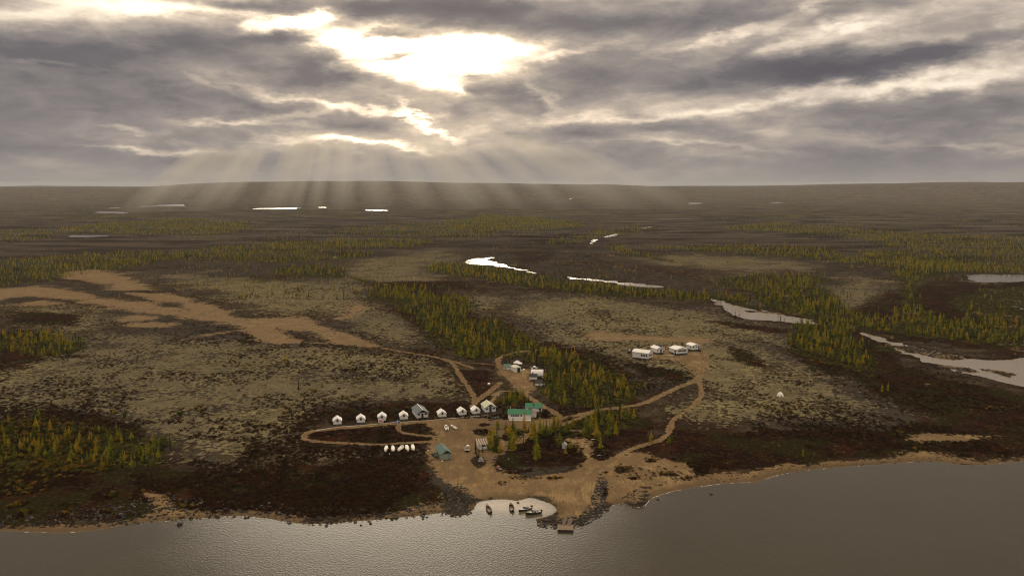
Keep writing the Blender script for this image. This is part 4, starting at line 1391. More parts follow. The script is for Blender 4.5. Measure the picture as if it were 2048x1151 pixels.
mh = volume_mat("haze_air", 3.7e-5, (0.86, 0.92, 1.0), 0.25)
b0, b1 = -30000.0, 30000.0
zt = float(max(GZ.max(), CAMH)) + 6
hv = [(b0, b0, -5), (b1, b0, -5), (b1, b1, -5), (b0, b1, -5), (b0, b0, zt), (b1, b0, zt), (b1, b1, zt), (b0, b1, zt)]
hv = [(x, y, -700 if z < 0 else z) for x, y, z in hv]
hf = [(0, 3, 2, 1), (4, 5, 6, 7), (0, 1, 5, 4), (1, 2, 6, 5), (2, 3, 7, 6), (3, 0, 4, 7)]
o = mesh_obj("haze", hv, hf, mh)
tagged(o, 'thin grey haze over the whole tundra plain', kind='stuff')

ms = volume_mat("sunbeam_mist", 8.5e-4, (1.0, 0.97, 0.88), 0.55)
sdv = np.array(px_dir(700, 60))
SHAFTS = [  # px of the foot on the horizon, width px at the foot, py of the top, thickness of the mist standing for the beam (m)
    (318, 34, 296, 900), (372, 16, 300, 500), (428, 34, 290, 800), (470, 14, 300, 400), (566, 34, 262, 900), (602, 12, 280, 500), (636, 16, 270, 700),
    (686, 24, 276, 800), (752, 30, 296, 450), (835, 28, 290, 450), (925, 44, 276, 800), (1000, 26, 292, 450), (1085, 30, 290, 400), (1195, 60, 270, 600), (1300, 44, 290, 350),
]
RF = 3700.0
for (px, wpx, ptop, thick) in SHAFTS:
    pxf = 700 + (px - 700) * (415.0 - 60) / (377.0 - 60)
    v = np.array(px_dir(pxf, 415))
    foot = np.array([v[0], v[1], 0]) / np.hypot(v[0], v[1]) * RF
    foot[2] = 2.0
    # length along the sun direction until the shaft reaches the cloud base in the picture
    L = 800.0
    while L < 9000:
        q = foot + sdv * L - np.array([0, 0, CAMH])
        yy = q[1] * math.cos(PITCH) - q[2] * math.sin(PITCH)
        zz = q[1] * math.sin(PITCH) + q[2] * math.cos(PITCH)
        if 575.5 - F * zz / yy < ptop:
            break
        L += 40
    wm = wpx / F * RF * 1.25
    across = np.array([math.cos(math.radians(px_azel(px, 377)[0])), -math.sin(math.radians(px_azel(px, 377)[0])), 0])
    along = np.array([-across[1], across[0], 0])
    vs, fs = [], []
    rings = [(-0.05, 0.05), (0.15, 0.40), (0.45, 0.9), (0.8, 1.0), (1.0, 0.25)]
    prof = [(-1, 0), (-0.5, 0.32), (0, 0.55), (0.5, 0.32), (1, 0), (0.5, -0.32), (0, -0.55), (-0.5, -0.32)]
    for (t, k) in rings:
        c = foot + sdv * L * t
        c = c + np.array([0, 0, 0])
        for (u, w) in prof:
            p = c + across * u * wm * (1 + 0.35 * t) + along * w * thick * k
            vs.append(tuple(p))
    npf = len(prof)
    for a in range(len(rings) - 1):
        for b in range(npf):
            fs.append((a * npf + b, a * npf + (b + 1) % npf, (a + 1) * npf + (b + 1) % npf, (a + 1) * npf + b))
    fs.append(tuple(reversed(range(npf))))
    fs.append(tuple((len(rings) - 1) * npf + b for b in range(npf)))
    fs = [tuple(reversed(f)) for f in fs]
    o = mesh_obj("sunbeam_shaft", vs, fs, ms)
    tagged(o, 'pale slanting sunbeam under the clouds, shaped as denser mist', kind='stuff')

# ------------------------------------------------------------------ buildings and things of the camp
def flatmat(name, c, rough=0.6, var=0.15, scale=2.0):
    return plain(name, c, rough, var, scale)


M_white = flatmat("white_paint", (0.80, 0.79, 0.80), 0.6, 0.12, 1.3)
M_canvas = flatmat("white_canvas", (0.86, 0.84, 0.82), 0.8, 0.06, 1.5)
M_roofw = flatmat("white_roof_sheet", (0.88, 0.88, 0.90), 0.5, 0.05, 1.0)
M_green = flatmat("green_roof_sheet", (0.012, 0.185, 0.095), 0.45, 0.2, 1.2)
M_teal = flatmat("weathered_green_sheet", (0.075, 0.155, 0.125), 0.5, 0.3, 0.9)
M_dteal = flatmat("dark_green_sheet", (0.045, 0.085, 0.090), 0.5, 0.3, 0.9)
M_lime = flatmat("pale_lime_sheet", (0.50, 0.55, 0.28), 0.55, 0.2, 0.9)
M_pale = flatmat("pale_sheet", (0.62, 0.68, 0.52), 0.55, 0.2, 0.9)
M_tan = flatmat("tan_roof_sheet", (0.55, 0.48, 0.38), 0.6, 0.2, 0.9)
M_brown = flatmat("brown_roof_sheet", (0.20, 0.16, 0.13), 0.7, 0.2, 0.9)
M_black = flatmat("dark_roof_felt", (0.022, 0.026, 0.026), 0.8, 0.3, 1.0)
M_dark = flatmat("dark_opening", (0.016, 0.016, 0.020), 0.7, 0.1, 1.0)
M_glass = flatmat("window_glass", (0.03, 0.035, 0.045), 0.12, 0.1, 1.0)
M_ggrey = flatmat("grey_green_siding", (0.30, 0.35, 0.30), 0.7, 0.12, 1.2)
M_skid = flatmat("timber_skid", (0.05, 0.045, 0.035), 0.9, 0.3, 2.0)
M_tealtrim = flatmat("dark_teal_trim", (0.02, 0.05, 0.055), 0.7, 0.2, 2.0)
M_wood = flatmat("weathered_planks", (0.26, 0.19, 0.13), 0.85, 0.3, 2.5)
M_wood2 = flatmat("grey_brown_planks", (0.15, 0.11, 0.09), 0.85, 0.3, 2.5)
M_boatw = flatmat("white_boat_hull", (0.84, 0.82, 0.76), 0.45, 0.08, 1.0)
M_boatc = flatmat("cream_boat_hull", (0.78, 0.74, 0.62), 0.45, 0.1, 1.0)
M_boatin = flatmat("boat_inside_red", (0.14, 0.045, 0.035), 0.7, 0.3, 2.0)
M_hullg = flatmat("grey_canoe_hull", (0.055, 0.055, 0.050), 0.5, 0.2, 1.0)
M_hullgreen = flatmat("green_boat_hull", (0.02, 0.055, 0.022), 0.35, 0.2, 1.0)
M_hullblue = flatmat("dark_blue_boat_hull", (0.02, 0.025, 0.05), 0.35, 0.2, 1.0)
M_deckw = flatmat("boat_deck", (0.55, 0.53, 0.56), 0.5, 0.15, 2.0)
M_motor = flatmat("outboard_black", (0.015, 0.015, 0.017), 0.35, 0.1, 2.0)
M_tyre = flatmat("tyre_rubber", (0.012, 0.012, 0.012), 0.9, 0.1, 4.0)
M_red = flatmat("red_plastic", (0.42, 0.035, 0.02), 0.4, 0.15, 2.0)
M_orange = flatmat("orange_paint", (0.62, 0.22, 0.06), 0.5, 0.1, 2.0)
M_flagred = flatmat("flag_red", (0.60, 0.02, 0.03), 0.8, 0.05, 2.0)
M_flagwhite = flatmat("flag_white", (0.85, 0.85, 0.86), 0.8, 0.05, 2.0)
M_flagblue = flatmat("flag_blue", (0.03, 0.05, 0.32), 0.8, 0.05, 2.0)
M_steel = flatmat("pale_steel", (0.45, 0.44, 0.43), 0.45, 0.15, 2.0)
M_tarp = flatmat("dark_green_net", (0.010, 0.045, 0.030), 0.6, 0.3, 3.0)
M_skin = flatmat("skin", (0.42, 0.26, 0.19), 0.7, 0.05, 3.0)


class MB:
    """collects simple solids into one mesh"""
    def __init__(self):
        self.v, self.f = [], []

    def add(self, vs, fs):
        b = len(self.v)
        self.v += [tuple(p) for p in vs]
        self.f += [tuple(i + b for i in f) for f in fs]
        return self

    def box(self, x0, x1, y0, y1, z0, z1):
        vs = [(x0, y0, z0), (x1, y0, z0), (x1, y1, z0), (x0, y1, z0), (x0, y0, z1), (x1, y0, z1), (x1, y1, z1), (x0, y1, z1)]
        return self.add(vs, [(0, 3, 2, 1), (4, 5, 6, 7), (0, 1, 5, 4), (1, 2, 6, 5), (2, 3, 7, 6), (3, 0, 4, 7)])

    def slab(self, pts, t):
        """quad pts (4 corners, ccw seen from above) thickened downwards"""
        n = (Vector(pts[1]) - Vector(pts[0])).cross(Vector(pts[3]) - Vector(pts[0])).normalized()
        lo = [tuple(Vector(p) - n * t) for p in pts]
        return self.add(list(pts) + lo, [(0, 1, 2, 3), (7, 6, 5, 4), (0, 4, 5, 1), (1, 5, 6, 2), (2, 6, 7, 3), (3, 7, 4, 0)])

    def tube(self, a, b, r, n=6, r2=None):
        a, b = Vector(a), Vector(b)
        d = (b - a).normalized()
        u = d.orthogonal().normalized()
        w = d.cross(u)
        r2 = r if r2 is None else r2
        vs = []
        for c, rr in ((a, r), (b, r2)):
            for k in range(n):
                t = 6.28318 * k / n
                vs.append(tuple(c + u * rr * math.cos(t) + w * rr * math.sin(t)))
        fs = [(k, (k + 1) % n, n + (k + 1) % n, n + k) for k in range(n)] + [tuple(reversed(range(n))), tuple(range(n, 2 * n))]
        return self.add(vs, fs)

    def wheel(self, c, r, w, n=12):
        return self.tube((c[0] - w / 2, c[1], c[2]), (c[0] + w / 2, c[1], c[2]), r, n)

    def build(self, name, mat, parent=None, smooth=False):
        return mesh_obj(name, self.v, self.f, mat, parent, smooth)


def root(name, label, cat, px, py, rot=0.0, back=0.0, group=None, z=None, sx=1.0):
    """an Empty standing at the ground point seen at a pixel; back = metres from the front edge to the centre"""
    p = unproj([(px, py)])[0]
    e = bpy.data.objects.new(name, None)
    link(e)
    e.empty_display_size = 0.5
    a = R(rot)
    x, y = p[0] - math.sin(a) * back, p[1] + math.cos(a) * back
    e.location = (x, y, float(hpt(x, y)[0]) if z is None else z)
    e.rotation_euler = (0, 0, a)
    e['label'] = label
    e['category'] = cat
    if group:
        e['group'] = group
    return e


def window(parent, x, z, w, h, y, side='front', frame=M_tealtrim, name='window'):
    """a framed pane standing 3 cm proud of a wall; side: front (-y), left (-x), right (+x)"""
    def tr(m):
        if side == 'front':
            return m
        s = -1 if side == 'left' else 1
        m.v = [((-s) * p[1] if side == 'right' else p[1], (p[0] if side == 'right' else -p[0]), p[2]) for p in m.v]
        return m
    m = MB()
    t = 0.07
    m.box(x - w / 2, x + w / 2, y - 0.05, y + 0.02, z + h - t, z + h).box(x - w / 2, x + w / 2, y - 0.05, y + 0.02, z, z + t)
    m.box(x - w / 2, x - w / 2 + t, y - 0.05, y + 0.02, z + t, z + h - t).box(x + w / 2 - t, x + w / 2, y - 0.05, y + 0.02, z + t, z + h - t)
    f = tr(m).build(name, frame, parent)
    tr(MB().box(x - w / 2 + t, x + w / 2 - t, y - 0.025, y + 0.01, z + t, z + h - t)).build('pane', M_glass, f)
    return f


def gable_shell(par, w, d, hw, hr, z0, wall, name='wall'):
    """walls with gable triangles; ridge along y"""
    x, y = w / 2, d / 2
    vs = [(-x, -y, z0), (x, -y, z0), (x, y, z0), (-x, y, z0), (-x, -y, hw), (x, -y, hw), (x, y, hw), (-x, y, hw), (0, -y, hr), (0, y, hr)]
    fs = [(0, 3, 2, 1), (0, 1, 5, 8, 4), (2, 3, 7, 9, 6), (1, 2, 6, 5), (3, 0, 4, 7), (4, 8, 9, 7), (5, 6, 9, 8)]
    return MB().add(vs, fs).build(name, wall, par)


def gable_roof(par, w, d, hw, hr, over, mats, t=0.10, npan=1, lift=0.03, front_over=None):
    fo = over if front_over is None else front_over
    x = w / 2 + over
    sl = (hr - hw) / (w / 2)
    ze = hw - sl * over + lift + t
    zr = hr + lift + t
    y0, y1 = -d / 2 - fo, d / 2 + over
    if npan == 1:
        m = MB()
        m.slab([(-x, y0, ze), (0, y0, zr), (0, y1, zr), (-x, y1, ze)][::1], t)
        m.slab([(0, y0, zr), (x, y0, ze), (x, y1, ze), (0, y1, zr)], t)
        r = m.build('roof', mats[0], par)
    else:
        r = MB().box(-0.14, 0.14, y0, y1, zr - 0.02, zr + 0.07).build('roof', mats[-1], par)
        r['label'] = 'roof of side by side metal sheets'
        step = (y1 - y0) / npan
        for i in range(npan):
            a, b = y0 + i * step + 0.02, y0 + (i + 1) * step - 0.02
            dz = 0.02 * (i % 2)
            for s in (-1, 1):
                p = [(-x, a, ze + dz), (-0.02, a, zr + dz), (-0.02, b, zr + dz), (-x, b, ze + dz)] if s < 0 else [(0.02, a, zr + dz), (x, a, ze + dz), (x, b, ze + dz), (0.02, b, zr + dz)]
                MB().slab(p, t).build('roof_sheet', mats[(i + (s > 0)) % (len(mats) - 1) if len(mats) > 1 else 0], r)
    return r


# --- white wall tents along the track ------------------------------------------------
TENT_LABELS = [
    (675, 849, 'white wall tent farthest left in the row beside the loop track'),
    (722, 845.5, 'white wall tent second from the left in the row beside the loop track'),
    (764, 841.5, 'white wall tent directly behind the red and white flag'),
    (808, 839, 'white wall tent just left of the dark roofed cabin'),
    (885, 834.5, 'white wall tent just right of the dark roofed cabin, behind two white boats'),
    (925.5, 830.5, 'white wall tent in the middle between the two gabled cabins, left of the pair'),
    (953, 828, 'white wall tent just left of the cabin with the lime striped roof'),
]


def make_tent(px, py, label, rot):
    w, d, hw, hr = 3.9, 4.9, 2.0, 3.35
    e = root('wall_tent', label, 'tent', px, py, rot, d / 2, 'white wall tents in a row along the track')
    MB().box(-w / 2 - 0.1, w / 2 + 0.1, -d / 2 - 0.6, d / 2 + 0.1, -0.5, 0.35).build('platform', M_tealtrim, e)
    gable_shell(e, w, d, hw, hr, 0.353, M_canvas)
    x = w / 2 + 0.28
    MB().slab([(-x, -d / 2 - 0.35, hw - 0.10), (0, -d / 2 - 0.35, hr + 0.12), (0, d / 2 + 0.2, hr + 0.12), (-x, d / 2 + 0.2, hw - 0.10)], 0.05).slab(
        [(0, -d / 2 - 0.35, hr + 0.12), (x, -d / 2 - 0.35, hw - 0.10), (x, d / 2 + 0.2, hw - 0.10), (0, d / 2 + 0.2, hr + 0.12)], 0.05).build('fly_sheet', M_roofw, e)
    dr = MB().box(-0.5, 0.5, -d / 2 - 0.05, -d / 2 + 0.02, 0.36, 1.5).build('door', M_white, e)
    MB().add([(-0.55, -d / 2 - 0.07, 1.5), (0.55, -d / 2 - 0.07, 1.5), (0.42, -d / 2 - 0.07, 2.25), (0, -d / 2 - 0.07, 2.7), (-0.42, -d / 2 - 0.07, 2.25),
              (-0.55, -d / 2 + 0.0, 1.5), (0.55, -d / 2 + 0.0, 1.5), (0.42, -d / 2 + 0.0, 2.25), (0, -d / 2 + 0.0, 2.7), (-0.42, -d / 2 + 0.0, 2.25)],
             [(0, 1, 2, 3, 4), (9, 8, 7, 6, 5), (0, 5, 6, 1), (1, 6, 7, 2), (2, 7, 8, 3), (3, 8, 9, 4), (4, 9, 5, 0)]).build('screen', M_dark, e)
    MB().box(-0.75, 0.75, -d / 2 - 1.1, -d / 2 - 0.62, -0.5, 0.15).build('step', M_wood2, e)
    return e


tent0 = make_tent(*TENT_LABELS[0], 13)


def copy_thing(src, px, py, label, rot, back=0.0, scale=1.0, z=None):
    c = src.copy()
    link(c)
    p = unproj([(px, py)])[0]
    a = R(rot)
    x, y = p[0] - math.sin(a) * back, p[1] + math.cos(a) * back
    c.location = (x, y, float(hpt(x, y)[0]) if z is None else z)
    c.rotation_euler = (0, 0, a)
    c.scale = (scale, scale, scale)
    c['label'] = label
    for ch in src.children:
        k = ch.copy()
        link(k, c)
        for gc in ch.children:
            q = gc.copy()
            link(q, k)
    return c


for (px, py, lb), rt in zip(TENT_LABELS[1:], (12, 9, 12, 15, 17, 17)):
    copy_thing(tent0, px, py, lb, rt, 4.9 / 2)

# --- gabled cabins --------------------------------------------------------------------
def cabin(label, px, py, rot, w, d, hw, hr, wall, roofm, npan=1, over=0.4, skid=0.35, fo=None, name='cabin'):
    e = root(name, label, 'cabin', px, py, rot, d / 2)
    MB().box(-w / 2 + 0.08, w / 2 - 0.08, -d / 2 + 0.08, d / 2 - 0.08, -1.0, skid).build('foundation', M_skid, e)
    gable_shell(e, w, d, hw, hr, skid + 0.003, wall)
    gable_roof(e, w, d, hw, hr, over, roofm, npan=npan, front_over=fo)
    return e


e = cabin('gabled cabin with dark blue green roof and white ridge in the tent row', 845, 836, 20, 5.8, 10.5, 2.9, 4.4, M_white, [M_dteal, M_dteal, M_roofw], npan=4, over=0.45, fo=1.1)
MB().add([(-2.9, -5.29, 2.9), (2.9, -5.29, 2.9), (0, -5.29, 4.4), (-2.9, -5.25, 2.9), (2.9, -5.25, 2.9), (0, -5.25, 4.4)], [(0, 1, 2), (5, 4, 3), (0, 3, 4, 1), (1, 4, 5, 2), (2, 5, 3, 0)]).build('gable', M_tealtrim, e)
MB().box(-0.55, 0.5, -5.32, -5.22, 0.36, 2.5).build('door', M_dark, e)
window(e, -1.75, 1.75, 1.1, 0.8, -5.25)
window(e, 1.65, 1.75, 1.1, 0.8, -5.25)
for s in (-2.6, 2.6):
    MB().tube((s, -6.2, -0.6), (s, -6.2, 3.0), 0.07).build('post', M_white, e)
e = cabin('gabled cabin with lime and white striped roof at the right end of the tent row', 981, 825, 17, 5.6, 7.6, 2.9, 4.5, M_white, [M_lime, M_pale, M_roofw], npan=8, over=0.4, fo=0.6)
MB().add([(-1.5, -3.86, 3.3), (1.5, -3.86, 3.3), (0, -3.86, 4.2), (-1.5, -3.8, 3.3), (1.5, -3.8, 3.3), (0, -3.8, 4.2)], [(0, 1, 2), (5, 4, 3), (0, 3, 4, 1), (1, 4, 5, 2), (2, 5, 3, 0)]).build('gable', M_tealtrim, e)
MB().box(-0.6, 0.6, -3.88, -3.79, 0.36, 3.1).build('door', M_tealtrim, e)
window(e, -1.8, 1.7, 1.1, 0.85, -3.8)
window(e, 1.75, 1.7, 1.1, 0.85, -3.8)
MB().box(-1.2, 1.2, -4.9, -3.95, -0.6, 0.28).build('step', M_skid, e)

# --- long lodge with a bright green roof (ridge across the picture) --------------------
def long_house(label, px, py, rot, L, d, hw, hr, wall, roofm, over=0.35, skid=0.3, slope_front=None, name='lodge'):
    e = root(name, label, 'building', px, py, rot, d / 2)
    x, y = L / 2, d / 2
    MB().box(-x + 0.08, x - 0.08, -y + 0.08, y - 0.08, -1.0, skid).build('foundation', M_skid, e)
    z0 = skid + 0.003
    vs = [(-x, -y, z0), (x, -y, z0), (x, y, z0), (-x, y, z0), (-x, -y, hw), (x, -y, hw), (x, y, hw), (-x, y, hw), (-x, 0, hr), (x, 0, hr)]
    fs = [(0, 3, 2, 1), (0, 1, 5, 4), (1, 2, 6, 9, 5), (2, 3, 7, 6), (3, 0, 4, 8, 7), (4, 5, 9, 8), (8, 9, 6, 7)]
    MB().add(vs, fs).build('wall', wall, e)
    t, sl = 0.1, (hr - hw) / y
    ye, ze, zr = y + over, hw - sl * over + 0.03 + t, hr + 0.03 + t
    r = MB().slab([(-x - over, -ye, ze), (x + over, -ye, ze), (x + over, 0, zr), (-x - over, 0, zr)], t).slab(
        [(-x - over, 0, zr), (x + over, 0, zr), (x + over, ye, ze), (-x - over, ye, ze)], t).build('roof', roofm, e)
    return e, r


e, r = long_house('long white lodge with bright green roof, nearest of the two green roofed buildings', 1039, 839, -4, 11.4, 6.2, 2.9, 4.3, M_white, M_green)
MB().box(-5.9, 5.9, -0.12, 0.12, 4.43, 4.50).build('ridge_cap', M_green, r)
for i in range(4):
    window(e, -3.9 + i * 1.05, 1.65, 0.85, 0.75, -3.1)
window(e, 0.9, 1.7, 0.85, 0.7, -3.1)
MB().box(2.6, 3.5, -3.16, -3.08, 0.31, 2.4).build('door', M_white, e)
MB().box(-5.2, 5.6, -4.6, -3.2, -0.6, 0.22).build('deck', M_white, e)
MB().tube((-4.8, 1.2, 3.6), (-4.8, 1.2, 5.4), 0.16, 8).build('chimney', M_steel, r)
e = root('annex', 'low grey white shed with flat brown roof at the right end of the long lodge', 'shed', 1064.5, 835.5, -4, 1.6)
MB().box(-1.5, 1.9, -1.5, 1.7, -0.8, 0.3).build('foundation', M_skid, e)
MB().box(-1.55, 1.95, -1.55, 1.75, 0.303, 2.9).build('wall', M_white, e)
MB().slab([(-1.7, -1.8, 2.95), (2.1, -1.8, 2.95), (2.1, 1.9, 3.2), (-1.7, 1.9, 3.2)], 0.1).build('roof', M_brown, e)

e, r = long_house('white building with green roof just behind the long lodge', 1067, 824, -6, 8.2, 5.0, 2.5, 3.9, M_white, M_green)
for i, x in enumerate((-2.2, -1.2, 2.9)):
    window(e, x, 1.5, 0.9, 0.5, -2.5)
MB().box(-0.25, 0.25, -1.6, -1.1, 3.0, 4.1).build('chimney', M_dark, r)
MB().box(-4.4, 4.4, -0.1, 0.1, 4.03, 4.09).build('ridge_cap', M_green, r)
MB().box(3.0, 3.8, -2.56, -2.48, 0.31, 2.2).build('door', M_dark, e)

# --- boathouse near the beach ------------------------------------------------------------
e = cabin('boathouse with faded green sheet roof and grey green wall beside the yard', 893, 919, 21, 4.6, 9.6, 2.7, 4.2, M_ggrey, [M_teal, M_teal, M_teal], npan=9, over=0.45, skid=0.15, fo=0.7, name='boathouse')
MB().add([(-2.3, -4.86, 2.72), (2.3, -4.86, 2.72), (0, -4.86, 4.15), (-2.3, -4.8, 2.72), (2.3, -4.8, 2.72), (0, -4.8, 4.15)], [(0, 1, 2), (5, 4, 3), (0, 3, 4, 1), (1, 4, 5, 2), (2, 5, 3, 0)]).build('gable', M_tealtrim, e)
MB().box(-1.7, 0.7, -4.87, -4.79, 0.16, 2.3).build('door', M_ggrey, e)
MB().tube((1.0, -4.9, 0.2), (1.1, -4.9, 2.4), 0.06).build('pole', M_tealtrim, e)

# --- small cabin with the striped mono pitch roof -----------------------------------------
e = root('cabin', 'small white cabin with tan and brown striped roof beside the tall larches', 'cabin', 966, 899, 16, 2.0)
MB().box(-1.9, 1.9, -1.9, 1.9, -1.0, 0.2).build('foundation', M_skid, e)
MB().add([(-2, -2, .203), (2, -2, .203), (2, 2, .203), (-2, 2, .203), (-2, -2, 2.5), (2, -2, 2.5), (2, 2, 3.7), (-2, 2, 3.7)],
         [(0, 3, 2, 1), (0, 1, 5, 4), (1, 2, 6, 5), (2, 3, 7, 6), (3, 0, 4, 7), (4, 5, 6, 7)]).build('wall', M_white, e)
r = MB().box(-2.3, 2.3, 2.1, 2.3, 3.70, 3.9).build('roof', M_brown, e)
for i in range(9):
    a = -2.4 + i * 0.53
    MB().slab([(a, -2.5, 2.48), (a + 0.5, -2.5, 2.48), (a + 0.5, 2.1, 3.86), (a, 2.1, 3.86)], 0.08).build('roof_sheet', (M_tan, M_brown)[i % 2], r)
window(e, 0.4, 1.5, 1.4, 0.7, -2.0, frame=M_dark)
MB().box(-1.5, -0.8, -2.06, -1.98, 0.21, 2.1).build('door', M_white, e)

# --- upper sheds ------------------------------------------------------------------------
def shed(label, px, py, rot, w, d, hf, hb, wall, roofm, door=None, base=M_skid):
    e = root('shed', label, 'shed', px, py, rot, d / 2)
    MB().box(-w / 2 + .06, w / 2 - .06, -d / 2 + .06, d / 2 - .06, -0.8, 0.2).build('foundation', base, e)
    x, y = w / 2, d / 2
    MB().add([(-x, -y, .203), (x, -y, .203), (x, y, .203), (-x, y, .203), (-x, -y, hf), (x, -y, hf), (x, y, hb), (-x, y, hb)],
             [(0, 3, 2, 1), (0, 1, 5, 4), (1, 2, 6, 5), (2, 3, 7, 6), (3, 0, 4, 7), (4, 5, 6, 7)]).build('wall', wall, e)
    k = (hb - hf) / d
    MB().slab([(-x - .2, -y - .25, hf - k * .25 + .13), (x + .2, -y - .25, hf - k * .25 + .13), (x + .2, y + .2, hb + k * .2 + .13), (-x - .2, y + .2, hb + k * .2 + .13)], 0.1).build('roof', roofm, e)
    if door:
        MB().box(door[0], door[1], -y - 0.06, -y + 0.02, 0.21, door[2]).build('door', door[3], e)
    return e


shed('low shed with weathered green roof beside the dark spruces of the upper yard', 1015, 739.5, 4, 4.4, 3.4, 1.7, 2.9, M_white, M_teal, (-1.6, -1.2, 1.5, M_tealtrim))
e = root('shed', 'white shed with pale yellow roof and a tall black doorway in the upper yard', 'shed', 1036, 744, 22, 3.4)
MB().box(-1.9, 1.9, -3.3, 3.3, -0.8, 0.15).build('foundation', M_skid, e)
gable_shell(e, 4.0, 6.8, 2.8, 3.3, 0.153, M_white)
gable_roof(e, 4.0, 6.8, 2.8, 3.3, 0.3, [M_lime, M_pale, M_pale], npan=5)
MB().box(-0.5, 1.5, -3.47, -3.38, 0.16, 2.75).build('door', M_dark, e)
e = root('yurt', 'round white tent with cone roof behind the yellow roofed shed', 'tent', 1034.5, 732, 0, 2.0)
m = MB()
n = 14
vs = []
for rr_, zz in ((2.25, -0.4), (2.25, 1.9)):
    for k in range(n):
        vs.append((rr_ * math.cos(6.2832 * k / n), rr_ * math.sin(6.2832 * k / n), zz))
fs = [(k, (k + 1) % n, n + (k + 1) % n, n + k) for k in range(n)] + [tuple(range(n, 2 * n))]
MB().add(vs, fs).build('wall', M_brown, e)
vs = []
for rr_, zz in ((2.55, 1.8), (2.5, 2.0), (1.4, 2.75), (0.5, 3.35), (0.12, 3.5)):
    for k in range(n):
        vs.append((rr_ * math.cos(6.2832 * k / n), rr_ * math.sin(6.2832 * k / n), zz))
fs = [(a * n + k, a * n + (k + 1) % n, (a + 1) * n + (k + 1) % n, (a + 1) * n + k) for a in range(4) for k in range(n)] + [tuple(range(4 * n, 5 * n))]
MB().add(vs, fs).build('roof', M_roofw, e, True)
MB().tube((0, 0, 3.4), (0, 0, 3.75), 0.35, 8).build('vent_cap', M_ggrey, e)

# quonset: ribbed white arched tent
e = root('arched_shelter', 'large white ribbed arched tent at the edge of the upper yard', 'tent', 1074, 751, -4, 2.6)
L, rad_, n = 7.4, 2.7, 10
m, ribs = MB(), []
prof = [(-rad_ * math.cos(math.pi * k / n), 3.3 * math.sin(math.pi * k / n) ** 0.85) for k in range(n + 1)]
for s in range(6):
    x0, x1 = -L / 2 + s * L / 6, -L / 2 + (s + 1) * L / 6
    vs = [(x0, p[0], p[1]) for p in prof] + [(x1, p[0], p[1]) for p in prof]
    m.add(vs, [(k, k + n + 1, k + n + 2, k + 1) for k in range(n)])
for x0, fl_ in ((-L / 2, 1), (L / 2, 0)):
    vs = [(x0, p[0], p[1]) for p in prof]
    m.add(vs, [tuple(range(n + 1)) if fl_ else tuple(reversed(range(n + 1)))])
m.build('cover', M_roofw, e)
for s in range(7):
    x0 = -L / 2 + s * L / 6
    mm = MB()
    for k in range(n):
        a, b = prof[k], prof[k + 1]
        mm.tube((x0, a[0] * 1.015, a[1] * 1.015), (x0, b[0] * 1.015, b[1] * 1.015), 0.07, 4)
    mm.build('rib', M_white, e)
MB().box(-3.0, -2.2, -2.75, -2.45, 0.0, 1.9).build('door', M_dark, e)
shed('white shed with black felt roof right in front of the arched tent', 1066.5, 759, -3, 4.6, 3.2, 1.8, 2.7, M_white, M_black)
shed('smallest white shed with black felt roof at the lower end of the upper yard', 1077.5, 771.5, -5, 4.2, 3.2, 1.7, 2.6, M_white, M_black, (0.1, 0.5, 1.5, M_skid))
e = root('canopy', 'small white awning on poles between the round tent and the yellow roofed shed', 'canopy', 1040, 733, 10, 0.5)
MB().slab([(-1.4, -1.0, 2.0), (1.4, -1.0, 2.0), (1.4, 1.0, 2.4), (-1.4, 1.0, 2.4)], 0.06).build('sheet', M_roofw, e)
for s in (-1.3, 1.3):
    MB().tube((s, -0.9, -0.3), (s, -0.9, 1.95), 0.05).build('pole', M_steel, e)
    MB().tube((s, 0.9, -0.3), (s, 0.9, 2.3), 0.05).build('pole', M_steel, e)

# heaps of white stores
def heap(label, px, py, n, spread, mats, seed, name='supply_heap', sz=0.6):
    rr2 = random.Random(seed)
    e = root(name, label, 'heap', px, py, rr2.uniform(-20, 20))
    for i in range(n):
        x, y = rr2.uniform(-spread, spread), rr2.uniform(-spread, spread)
        a, b, c = sz * rr2.uniform(0.6, 1.5), sz * rr2.uniform(0.5, 1.1), sz * rr2.uniform(0.5, 1.2)
        o = MB().box(-a, a, -b, b, 0, c).build('crate', mats[i % len(mats)], e)
        o.location = (x, y, -0.03)
        o.rotation_euler = (0, 0, rr2.uniform(0, 3))
    return e


heap('jumble of white crates right of the yellow roofed shed', 1044, 739, 6, 1.5, [M_roofw, M_white, M_deckw], 1)
heap('row of white crates and pipes behind the arched tent', 1065, 735, 8, 2.3, [M_roofw, M_white, M_dark], 2)
heap('pale crates at the right end of the black roofed shed', 1083.5, 754.5, 3, 0.9, [M_deckw, M_white], 3, sz=0.4)
heap('white crates beside the smallest black roofed shed', 1086, 769, 3, 1.0, [M_white, M_deckw], 4, sz=0.4)
heap('dark and white crates left of the large white cabin', 1262, 701, 9, 2.2, [M_dark, M_deckw, M_skid, M_white], 5, sz=0.7)
heap('small pale crates between the spruces behind the lodge', 1064, 812.5, 2, 0.6, [M_orange, M_white], 6, sz=0.4)
heap('white plank lying at the left of the upper yard', 978, 768.5, 1, 0.1, [M_roofw], 7, sz=1.0)

